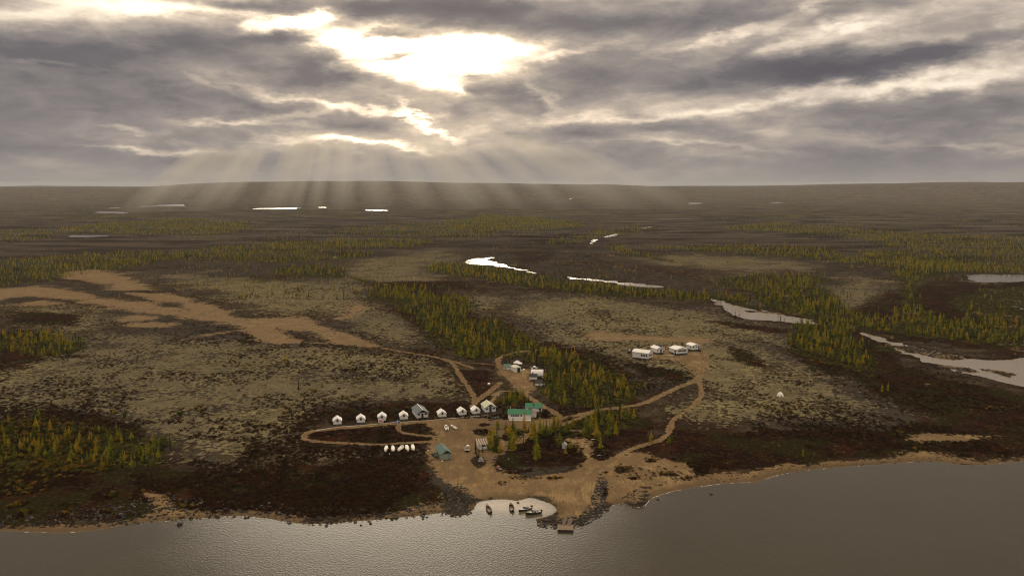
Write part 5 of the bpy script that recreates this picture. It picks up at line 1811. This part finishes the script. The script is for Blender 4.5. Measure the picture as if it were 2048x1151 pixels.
# --- upper white cabins --------------------------------------------------------------------
def low_cabin(label, px, py, rot, w, d, hw, hr, nwin, side_win=0, sidedoor=False, z0=0.6, ridge_y=True, door=None, x0=None):
    e = root('cabin', label, 'cabin', px, py, rot, d / 2)
    e.scale = (1.14, 1.14, 1.14)
    MB().box(-w / 2 + .1, w / 2 - .1, -d / 2 + .1, d / 2 - .1, -1.2, z0).build('foundation', M_tealtrim, e)
    gable_shell(e, w, d, hw, hr, z0 + .003, M_white)
    gable_roof(e, w, d, hw, hr, 0.35, [M_roofw])
    for i in range(nwin):
        window(e, (x0 if x0 is not None else -w * 0.28) + i * (w * 0.62 / max(1, nwin - 1)), z0 + 1.0, 0.62, 1.0, -d / 2)
    for i in range(side_win):
        f = MB()
        yy = -d * 0.32 + i * d * 0.62 / max(1, side_win - 1)
        f.box(-w / 2 - 0.05, -w / 2 + 0.02, yy - 0.35, yy + 0.35, z0 + 0.9, z0 + 1.9)
        fr = f.build('window', M_tealtrim, e)
        MB().box(-w / 2 - 0.08, -w / 2 + 0.0, yy - 0.27, yy + 0.27, z0 + 0.98, z0 + 1.82).build('pane', M_glass, fr)
    if sidedoor:
        MB().box(-w / 2 - 0.06, -w / 2 + 0.02, -d / 2 + 0.15, -d / 2 + 1.0, z0 + 0.05, z0 + 2.0).build('door', M_tealtrim, e)
    if door is not None:
        MB().box(door, door + 0.85, -d / 2 - 0.06, -d / 2 + 0.02, z0 + 0.05, z0 + 2.0).build('door', M_tealtrim, e)
        MB().box(door - 0.4, door + 1.3, -d / 2 - 1.2, -d / 2 - 0.08, -0.6, z0 - 0.1).build('step', M_skid, e)
    return e


# big one: gable end looks right, long wall with four windows looks left
e = low_cabin('largest white cabin of the upper group, leftmost, with window rows on two sides', 1299, 716, 58, 7.4, 9.6, 3.5, 4.6, 6, 0, z0=0.25)
for i in range(4):
    fr = MB().box(-3.75, -3.68, -4.2 + i * 1.05, -3.5 + i * 1.05, 1.3, 2.6).build('window', M_tealtrim, e)
    MB().box(-3.78, -3.70, -4.12 + i * 1.05, -3.58 + i * 1.05, 1.38, 2.52).build('pane', M_glass, fr)
low_cabin('white cabin second from the left in the upper group, with open corner porch', 1319, 707.5, 24, 4.4, 6.2, 3.1, 4.1, 2, 0, door=0.2, z0=0.7, x0=-1.5)
e = root('cabin', 'small dark roofed white hut behind the second upper cabin', 'cabin', 1325, 702, 24, 2.0)
MB().box(-1.6, 1.6, -1.8, 1.8, -1.0, 0.4).build('foundation', M_tealtrim, e)
gable_shell(e, 3.4, 4.0, 2.5, 3.4, 0.403, M_white)
gable_roof(e, 3.4, 4.0, 2.5, 3.4, 0.3, [M_black])
window(e, 0.4, 1.3, 0.7, 0.9, -2.0)
low_cabin('wide white cabin with seven front windows in the upper group', 1362.5, 709.5, 20, 7.8, 7.4, 3.2, 4.1, 7, 1, sidedoor=True, z0=0.8, x0=-2.4)
low_cabin('white cabin rightmost and farthest of the upper group, with dark porch', 1391, 701.5, 20, 5.6, 6.2, 3.2, 4.0, 3, 1, door=1.6, z0=0.8, x0=-1.6)
e = root('boardwalk', 'pale boardwalk joining the upper white cabins', 'boardwalk', 1338, 711, 16, 0.5)
for i in range(12):
    MB().box(-5.4 + i * 0.9, -4.55 + i * 0.9, -0.5, 0.5, 0.12, 0.2).build('plank', M_pale, e)
MB().box(-5.4, 5.3, -0.4, 0.4, -0.5, 0.117).build('bearer', M_skid, e)

# --- dome tent on the heath, gazebo, frames --------------------------------------------------
e = root('dome_tent', 'small white dome tent alone on the pale heath at right', 'tent', 1562, 793, 0, 1.2)
n = 10
vs = []
for rr_, zz in ((1.9, -0.1), (1.75, 0.9), (1.2, 1.75), (0.5, 2.3), (0.08, 2.45)):
    for k in range(n):
        j = 1.0 + (0.06 if k % 2 else -0.02)
        vs.append((rr_ * j * math.cos(6.2832 * k / n), rr_ * j * math.sin(6.2832 * k / n), zz))
fs = [(a * n + k, a * n + (k + 1) % n, (a + 1) * n + (k + 1) % n, (a + 1) * n + k) for a in range(4) for k in range(n)] + [tuple(range(4 * n, 5 * n))]
MB().add(vs, fs).build('canopy', M_canvas, e)
MB().box(-0.4, 0.4, -1.86, -1.7, 0, 1.1).build('door', M_deckw, e)

e = root('hut', 'tiny pale hut with lattice roof among the spruces beside the sandy drive', 'hut', 1128, 897, -12, 1.1)
MB().box(-0.9, 0.9, -0.9, 0.9, -0.5, 1.7).build('wall', M_deckw, e)
r = MB().box(-0.06, 0.06, -1.2, 1.2, 2.72, 2.8).build('roof', M_ggrey, e)
for i in range(6):
    a = -1.2 + i * 0.41
    for s in (-1, 1):
        p = [(-1.25, a, 1.6), (-0.05, a, 2.72), (-0.05, a + .36, 2.72), (-1.25, a + .36, 1.6)] if s < 0 else [(0.05, a, 2.72), (1.25, a, 1.6), (1.25, a + .36, 1.6), (0.05, a + .36, 2.72)]
        MB().slab(p, 0.06).build('slat', M_ggrey if i % 2 else M_deckw, r)
e = root('pole_stack', 'grey A shaped stack of poles beside the spruces below the striped roof cabin', 'pole stack', 962, 921, 8)
for i in range(9):
    a = -1.3 + i * 0.33
    MB().tube((a, -0.9, -0.1), (a * 0.4, 0.1, 1.9 - abs(a) * 0.35), 0.07, 5).build('pole', M_steel, e)
for i in range(3):
    MB().tube((-1.4 + i * .4, -1.0 + i * .3, 0.1 + i * .5), (1.4 - i * .4, -1.0 + i * .3, 0.1 + i * .5), 0.06, 5).build('rail', M_steel, e)
# stakes by the drive
for i, (px, py, lb) in enumerate([(1144, 888, 'dark wooden post by the sandy drive, farthest left'), (1149, 889.5, 'dark wooden post by the sandy drive, second from left'),
                                  (1154, 893, 'dark wooden post by the sandy drive, third from left'), (1158, 896, 'dark wooden post by the sandy drive, nearest the water')]):
    p = unproj([(px, py)])[0]
    o = MB().tube((0, 0, -0.3), (0.05, 0, 1.5), 0.12, 6, 0.08).build('wooden_post', M_skid)
    o.location = p
    tagged(o, lb, 'post', 'dark posts beside the sandy drive')
# green net pile beside the boathouse
e = root('net_pile', 'heap of dark green nets with pale floats against the boathouse wall', 'net pile', 874, 913, 20)
r3 = random.Random(3)
for i in range(9):
    s = r3.uniform(0.6, 1.1)
    bm_o = bpy.data.objects.new('net', rocks[i % 6].copy())
    bm_o.data.materials[0] = M_tarp
    link(bm_o, e)
    bm_o.location = (r3.uniform(-1.3, 1.1), r3.uniform(-2.2, 2.6), r3.uniform(0.2, 1.2))
    bm_o.scale = (s, s * 1.2, s * 1.1)
fl0 = rock_mesh('float', M_white, 9, 1, 1.0, 0.05)
for i in range(12):
    o = bpy.data.objects.new('float', fl0)
    link(o, e)
    o.location = (r3.uniform(-1.8, 1.0), r3.uniform(-2.8, 2.4), r3.uniform(0.7, 2.2))
    o.scale = (0.16, 0.16, 0.16)
for (px, py, lb, s, mt) in [(884.5, 923, 'white buoy lying in front of the boathouse', 0.42, M_white), (856, 902, 'small white buoy left of the boathouse', 0.35, M_white),
                           (779, 908, 'small white buoy below the row of upturned boats', 0.3, M_white), (1017, 918, 'pale stone sized buoy in the dark heath right of the path', 0.3, M_deckw)]:
    p = unproj([(px, py)])[0]
    bm_ = ico(int(px), 2, 1.0, 0.03)
    me = bpy.data.meshes.new('buoy')
    bm_.to_mesh(me)
    bm_.free()
    me.materials.append(mt)
    o = bpy.data.objects.new('buoy', me)
    link(o)
    o.location = (p[0], p[1], p[2] + s * 0.8)
    o.scale = (s, s, s)
    tagged(o, lb, 'buoy')
for (px, py, lb, L, rot, mt) in [(1186, 878.5, 'pale driftwood plank at the head of the sandy drive', 2.0, 5, M_pale), (1199, 910, 'pale plank in the dark heath right of the drive', 1.8, -5, M_deckw),
                                 (711, 856, 'short pale log in the heath inside the track loop', 2.2, 30, M_wood), (656, 873, 'pale split log in the heath at the left of the track loop', 1.8, 40, M_wood),
                                 (1296, 975, 'dark log lying on the sandy point', 2.2, 20, M_skid), (1006, 969, 'dark driftwood heap on the beach', 2.6, 15, M_skid), (1046, 966, 'short dark log on the beach', 0.9, 0, M_skid)]:
    p = unproj([(px, py)])[0]
    m = MB().tube((-L / 2, 0, 0.12), (L / 2, 0.1, 0.16), 0.16, 6, 0.12)
    m.tube((-L * 0.3, 0.1, 0.12), (L * 0.1, 0.5, 0.3), 0.08, 5, 0.04)
    o = m.build('log', mt)
    o.location = p
    o.rotation_euler = (0, 0, R(rot))
    tagged(o, lb, 'log')

# --- flags ---------------------------------------------------------------------------------
def flag_pole(label, px, py, H, kind):
    e = root('flag_pole', label, 'flagpole', px, py, 0)
    MB().tube((0, 0, -0.3), (0, 0, H), 0.07, 6, 0.05).build('pole', M_steel, e)
    if kind is None:
        MB().tube((0, 0, H), (0, 0, H + 0.15), 0.1, 6).build('finial', M_steel, e)
        return
    W_, Hh = 2.6, 1.35
    nx, sgn = 12, -1

    def cloth(x0, x1, z0, z1, mat, off=0.0, nm='stripe', par=None):
        vs, fs = [], []
        k = 5
        for s in (-1, 1):
            for i in range(k + 1):
                x = x0 + (x1 - x0) * i / k
                y = 0.16 * math.sin(x * 3.2) + s * (0.012 + off)
                vs += [(sgn * x, y, z0 - x * 0.12), (sgn * x, y, z1 - x * 0.12)]
        b = 2 * (k + 1)
        for i in range(k):
            fs += [(2 * i, 2 * i + 2, 2 * i + 3, 2 * i + 1), (b + 2 * i + 1, b + 2 * i + 3, b + 2 * i + 2, b + 2 * i)]
            fs += [(2 * i + 1, 2 * i + 3, b + 2 * i + 3, b + 2 * i + 1), (2 * i, b + 2 * i, b + 2 * i + 2, 2 * i + 2)]
        fs += [(0, 1, b + 1, b), (2 * k, b + 2 * k, b + 2 * k + 1, 2 * k + 1)]
        return MB().add(vs, fs).build(nm, mat, par)
    z1 = H - 0.1
    z0 = z1 - Hh
    if kind == 'maple':
        f = cloth(0.08, W_, z0, z1, M_flagwhite, 0, 'flag', e)
        cloth(0.06, W_ * 0.26, z0 - .01, z1 + .01, M_flagred, 0.006, 'stripe', f)
        cloth(W_ * 0.74, W_ + .02, z0 - .01, z1 + .01, M_flagred, 0.006, 'stripe', f)
        leaf = [(0, -.48), (.05, -.2), (.33, -.26), (.27, -.14), (.48, .08), (.38, .12), (.40, .28), (.22, .22), (.24, .34), (.10, .28), (.12, .46), (0, .50)]
        pts = leaf + [(-a, b) for a, b in leaf[-2:0:-1]]
        for s in (-1, 1):
            cx, cz = W_ * 0.5, (z0 + z1) / 2 - W_ * 0.06
            vs = [(sgn * (cx + a * 1.15), 0.16 * math.sin(cx * 3.2) + s * 0.11, cz + b * 1.15) for a, b in pts]
            vs2 = [(p[0], p[1] + 0.01, p[2]) for p in vs]
            nn = len(vs)
            MB().add(vs + vs2, [tuple(range(nn)), tuple(reversed(range(nn, 2 * nn)))] + [(i, (i + 1) % nn, nn + (i + 1) % nn, nn + i) for i in range(nn)]).build('leaf', M_flagred, f)
    else:
        f = cloth(0.08, W_, z0, z1, M_flagblue, 0, 'flag', e)
        cloth(0.08, W_, (z0 + z1) / 2 - .14, (z0 + z1) / 2 + .14, M_flagwhite, 0.006, 'stripe', f)
        cloth(W_ * .44, W_ * .58, z0, z1, M_flagwhite, 0.010, 'stripe', f)


flag_pole('flagpole flying a red and white flag inside the track loop', 767.8, 857, 4.8, 'maple')
flag_pole('flagpole flying a blue and white flag at the loop track beside the tents', 800.5, 860, 5.2, 'cross')
flag_pole('tall bare pole in front of the lime striped roof cabin', 974.5, 847, 7.8, None)

# --- boats ----------------------------------------------------------------------------------
def hull_sections(L, B, D, nsec=9, bow=1.0, stern=0.75):
    secs = []
    for i in range(nsec):
        t = i / (nsec - 1)                       # 0 stern .. 1 bow
        wdt = B / 2 * (stern + (1 - stern) * min(1, t / 0.35)) if t < 0.45 else B / 2 * math.cos((t - 0.45) / 0.55 * math.pi / 2) ** 0.75
        wdt = max(wdt, 0.03)
        sh = D * (1 + 0.28 * t * t)
        y = -L / 2 + L * t
        secs.append((y, wdt, sh, 0.22 * D * t ** 4))
    return secs


def boat(label, px, py, rot, L=6.6, B=1.7, D=0.75, hull=M_boatw, inside=M_boatin, upturned=False, motor=True, group=None, z=None, windscreen=False, thwarts=3, gun=M_boatw, transom=None):
    """bow towards +y before rotation"""
    e = root('boat', label, 'boat', px, py, rot, 0, group, z)
    secs = hull_sections(L, B, D)
    up = -1 if upturned else 1

    def ring(y, w, sh, k, inset=0.0):
        return [(-w + inset, y, sh), (-w * 0.9 + inset, y, sh * 0.45 + k), (-w * 0.5, y, 0.08 + k + inset), (0, y, 0.0 + k + inset), (w * 0.5, y, 0.08 + k + inset), (w * 0.9 - inset, y, sh * 0.45 + k), (w - inset, y, sh)]
    vs, fs = [], []
    for s in secs:
        vs += ring(*s)
    n = 7
    for i in range(len(secs) - 1):
        for j in range(n - 1):
            fs.append((i * n + j, i * n + j + 1, (i + 1) * n + j + 1, (i + 1) * n + j))
    fs.append(tuple(reversed(range(n))))
    z_off = max(s[2] for s in secs) if upturned else 0
    if upturned:
        vs = [(p[0], p[1], z_off - p[2]) for p in vs]
        fs = [tuple(reversed(f)) for f in fs]
        MB().add(vs, fs).build('hull', hull, e, False)
        MB().box(-0.04, 0.04, -L / 2 + 0.1, L / 2 - 0.5, z_off - 0.02, z_off + 0.05).build('keel', hull, e)
        for s in (-0.3, 0.3):
            MB().box(s * B - .03, s * B + .03, -L / 2 + 0.2, L / 4, z_off - 0.12, z_off - 0.03).build('strake', hull, e)
        return e
    MB().add(vs, fs).build('hull', hull, e, True)
    vi, fi = [], []
    for s in secs:
        vi += ring(s[0], max(0.02, s[1] - 0.07), s[2] - 0.02, s[3], 0.02)
    for i in range(len(secs) - 1):
        for j in range(n - 1):
            fi.append((i * n + j, (i + 1) * n + j, (i + 1) * n + j + 1, i * n + j + 1))
    fi.append(tuple(range(n)))
    MB().add(vi, fi).build('inside', inside, e, True)
    m = MB()
    for i in range(len(secs) - 1):
        a, b = secs[i], secs[i + 1]
        for s in (-1, 1):
            m.tube((s * a[1], a[0], a[2]), (s * b[1], b[0], b[2]), 0.07, 5)
    m.build('gunwale', gun, e)
    for i in range(thwarts):
        t = 0.16 + i * 0.5 / max(1, thwarts - 1)
        w = B / 2 * 0.88 if t < 0.55 else B / 2 * 0.7
        MB().box(-w, w, -L / 2 + L * t - 0.16, -L / 2 + L * t + 0.16, D * 0.6, D * 0.68).build('seat', gun, e)
    s = secs[-3]
    MB().add([(-s[1], s[0], s[2] + .01), (s[1], s[0], s[2] + .01), (0.03, secs[-1][0] - .02, secs[-1][2] + .01), (-0.03, secs[-1][0] - .02, secs[-1][2] + .01)], [(0, 1, 2, 3)]).build('foredeck', gun, e)
    if windscreen:
        y = -L / 2 + L * 0.55
        fd = MB().add([(-B * .44, y, D * 1.06), (B * .44, y, D * 1.06), (B * .40, y + 1.1, D * 1.14), (-B * .40, y + 1.1, D * 1.14), (-B * .44, y, D * 1.02), (B * .44, y, D * 1.02), (B * .40, y + 1.1, D * 1.1), (-B * .40, y + 1.1, D * 1.1)],
                 [(0, 1, 2, 3), (7, 6, 5, 4), (0, 4, 5, 1), (1, 5, 6, 2), (2, 6, 7, 3), (3, 7, 4, 0)]).build('console', M_deckw, e)
        MB().slab([(-B * .42, y + .25, D * 1.1), (B * .42, y + .25, D * 1.1), (B * .36, y - .05, D * 1.1 + .5), (-B * .36, y - .05, D * 1.1 + .5)], 0.03).build('windscreen', M_glass, e)
        for q in (-0.35, 0.35):
            st = MB().box(q - .22, q + .22, y - 1.1, y - .65, D * .55, D * .8).build('seat', M_motor, e)
            MB().box(q - .22, q + .22, y - 1.18, y - 1.08, D * .8, D * 1.25).build('backrest', M_motor, st)
        MB().tube((0, -L / 2 + .5, D), (0, -L / 2 + .5, D + 1.3), 0.04, 5).build('mast', M_steel, e)
        MB().box(-B * .36, B * .36, -L / 2 + .25, -L / 2 + .85, D * .7, D * 1.02).build('engine_box', M_deckw, e)
    if motor:
        mo = MB().box(-0.2, 0.2, -L / 2 - 0.5, -L / 2 - 0.02, D * 0.75, D + 0.55).build('outboard', M_motor, e)
        MB().tube((0, -L / 2 - 0.28, -0.3), (0, -L / 2 - 0.28, D * 0.75), 0.09, 6).build('motor_leg', M_motor, mo)
        MB().tube((0, -L / 2 - 0.05, D + .3), (0.1, -L / 2 + 0.45, D + .38), 0.03, 5).build('tiller', M_motor, mo)
    return e


for (px, py, rot, B, lb) in [(772, 899, 184, 1.9, 'upturned white boat at the left end of the row of five'), (786, 899, 190, 1.9, 'upturned white boat second from left in the row of five'),
                             (800.5, 898.5, 170, 2.1, 'upturned cream boat with grey patch in the middle of the row of five'), (814.5, 897.5, 193, 1.9, 'upturned white boat fourth from left in the row of five'),
                             (826, 896.5, 191, 1.9, 'upturned white boat at the right end of the row of five')]:
    e = boat(lb, px, py, rot, 6.6, B, 0.8, M_boatc if px == 800.5 else M_boatw, upturned=True, motor=False, group='five upturned boats in a row beside the track')
    if px == 800.5:
        MB().box(-0.5, 0.5, -2.6, -1.7, 1.0, 1.13).build('patch', M_deckw, e)
boat('white open boat on the yard sand, left one of two, with orange stern', 893, 857, 10, 7.2, 1.9, 0.8, M_boatw, M_boatw, motor=True)
boat('white open boat on the yard sand, right one of two, lying tilted', 907.5, 855.5, 32, 5.6, 1.6, 0.75, M_boatw, M_boatw, motor=False)
boat('open boat with white rim and dark red inside, parked in the middle of the yard', 935, 898, 0, 7.2, 2.2, 0.8, M_boatin, M_boatin, gun=M_boatw)
boat('grey open canoe with motor moored leftmost in the cove', 977, 1021, 14, 7.0, 1.75, 0.75, M_hullg, M_wood2, z=-0.22, gun=M_wood, group='motor canoes moored in the cove')
boat('open canoe with dark red inside moored in the middle of the cove', 1023, 1019, 6, 7.0, 1.75, 0.75, M_hullg, M_boatin, z=-0.22, gun=M_wood2, group='motor canoes moored in the cove')
boat('dark blue motor boat with windscreen moored in the cove', 1050, 1023.5, 124, 5.6, 2.0, 0.85, M_hullblue, M_deckw, z=-0.2, windscreen=True, thwarts=0, gun=M_deckw, group='windscreen boats moored side by side')
boat('green motor boat with windscreen moored nearest the rock spit', 1066.5, 1028.5, 108, 5.9, 2.1, 0.9, M_hullgreen, M_deckw, z=-0.2, windscreen=True, thwarts=0, gun=M_hullgreen, group='windscreen boats moored side by side')

# --- dock --------------------------------------------------------------------------------------
p = flat_pts([(1131, 1057)], 0.0)[0]
e = bpy.data.objects.new('dock', None)
link(e)
e.location = (p[0], p[1], 0)
e.rotation_euler = (0, 0, R(-4))
tagged(e, 'square plank dock standing in the water off the rock spit', 'dock')
MB().box(-2.7, 2.7, -2.1, 2.1, -0.8, 0.62).build('crib', M_skid, e)
for i in range(14):
    MB().box(-2.75, 2.75, -2.2 + i * 0.315, -2.2 + i * 0.315 + 0.29, 0.625, 0.70 + 0.012 * (i % 3)).build('plank', M_wood, e)
for (x0, w, lb) in ((-1.55, 1.15, 'left narrow wooden gangway leading from the rock spit to the dock'), (0.15, 1.5, 'right wider wooden gangway leading from the rock spit to the dock')):
    g2 = bpy.data.objects.new('gangway', None)
    link(g2)
    g2.location = (p[0] + x0 + 0.3, p[1] + 1.7, 0.76)
    g2.rotation_euler = (R(4), 0, R(-15))
    tagged(g2, lb, 'gangway')
    for i in range(13):
        MB().box(0, w, i * 0.40, i * 0.40 + 0.37, 0.0, 0.05).build('plank', M_wood2, g2)
    for s in (0.05, w - 0.15):
        MB().box(s, s + 0.1, 0, 5.2, -0.16, -0.003).build('beam', M_skid, g2)

# --- quads and a snowmobile ---------------------------------------------------------------------
def quad(label, px, py, rot, col, rider=False, box=None):
    e = root('quad_bike', label, 'quad bike', px, py, rot)
    for x in (-0.5, 0.5):
        for y in (-0.65, 0.65):
            w = MB().wheel((x, y, 0.3), 0.32, 0.26, 10).build('wheel', M_tyre, e)
            MB().wheel((x, y, 0.3), 0.15, 0.28, 8).build('rim', M_steel, w)
    b = MB().box(-0.3, 0.3, -0.95, 0.95, 0.4, 0.72)
    for y in (-0.65, 0.65):
        b.slab([(-0.66, y - 0.42, 0.72), (0.66, y - 0.42, 0.72), (0.66, y + 0.42, 0.76), (-0.66, y + 0.42, 0.76)], 0.06)
    b.build('body', col, e)
    MB().box(-0.2, 0.2, -0.5, 0.25, 0.76, 0.92).build('seat', M_motor, e)
    MB().tube((-0.42, 0.42, 1.08), (0.42, 0.42, 1.08), 0.035, 6).tube((0, 0.55, 0.7), (0, 0.42, 1.08), 0.04, 6).build('handlebar', M_motor, e)
    for y0, y1 in ((-1.1, -0.5), (0.62, 1.1)):
        m = MB()
        for i in range(4):
            m.box(-0.45, 0.45, y0 + i * (y1 - y0) / 3.4, y0 + i * (y1 - y0) / 3.4 + 0.04, 0.84, 0.88)
        m.build('rack', M_motor, e)
    for x in (-0.2, 0.2):
        MB().tube((x, 0.93, 0.6), (x, 1.0, 0.6), 0.07, 8).build('headlight', M_deckw, e)
    if box:
        MB().box(-0.42, 0.42, -1.1, -0.5, 0.885, 1.25).build('cargo_box', box, e)
    return e


quad('dark quad bike parked in front of the lime striped roof cabin', 987.5, 837.5, 75, M_motor)
quad('second dark quad bike parked beside the first near the long lodge', 994, 836, 95, M_motor, box=M_skid)
quad('red quad bike with pale box standing where the yard meets the beach', 996, 938, 170, M_red, box=M_orange)
e = root('cargo_trailer', 'small dark cargo trailer hitched right behind the red quad bike', 'trailer', 1000, 940, 60)
MB().box(-0.7, 0.7, -1.0, 1.0, 0.35, 0.75).build('body', M_hullg, e)
for s in (-0.8, 0.8):
    MB().wheel((s, 0, 0.28), 0.28, 0.16, 10).build('wheel', M_tyre, e)
MB().tube((0, 1.0, 0.4), (0, 1.9, 0.35), 0.05).build('drawbar', M_steel, e)

# --- pale boardwalk in front of the tents ------------------------------------------------------
BW = smooth_poly([(632, 861), (675, 854), (722, 850.5), (764, 846.5), (808, 843.5), (850, 841), (885, 838), (925, 834.5), (955, 832), (975, 830.5)], False, 6)
P = unproj(BW)
e = bpy.data.objects.new('boardwalk', None)
link(e)
e.location = (float(P[0][0]), float(P[0][1]), float(P[0][2]))
tagged(e, 'long narrow pale boardwalk running in front of the tent row', 'boardwalk')
acc = 0.0
for i in range(len(P) - 1):
    a, b = P[i], P[i + 1]
    L = float(np.hypot(*(b - a)[:2]))
    nn = max(1, int(L / 1.1))
    ang = math.atan2(b[1] - a[1], b[0] - a[0])
    for k in range(nn):
        q = a + (b - a) * (k + 0.5) / nn
        key = 'bwplank'
        if key not in bpy.data.meshes:
            mm = MB().box(-0.5, 0.5, -0.24, 0.24, 0, 0.14)
            me = bpy.data.meshes.new(key)
            me.from_pydata(mm.v, [], mm.f)
            me.materials.append(M_tan)
        o = bpy.data.objects.new('plank', bpy.data.meshes[key])
        link(o, e)
        o.location = (q[0] - e.location[0], q[1] - e.location[1], float(hpt(q[0], q[1])[0]) + 0.06 - e.location[2])
        o.rotation_euler = (0, 0, ang)
        o.scale = (L / nn * 0.96, 1, 1)

# --- ladder and rods of the drying racks right of the row of boats -----------------------------
e = root('drying_rack', 'dark wooden drying rack lying on the heath right of the upturned boats', 'rack', 843, 897, 10)
for i in range(14):
    MB().tube((-3.3 + i * 0.5, -3.2, 0.25), (-3.9 + i * 0.5, 3.4, 0.25), 0.05, 4).build('rod', M_wood2, e)
for y in (-3.0, 0, 3.0):
    MB().tube((-3.9, y, 0.13), (3.6, y, 0.13), 0.07, 4).build('rail', M_skid, e)
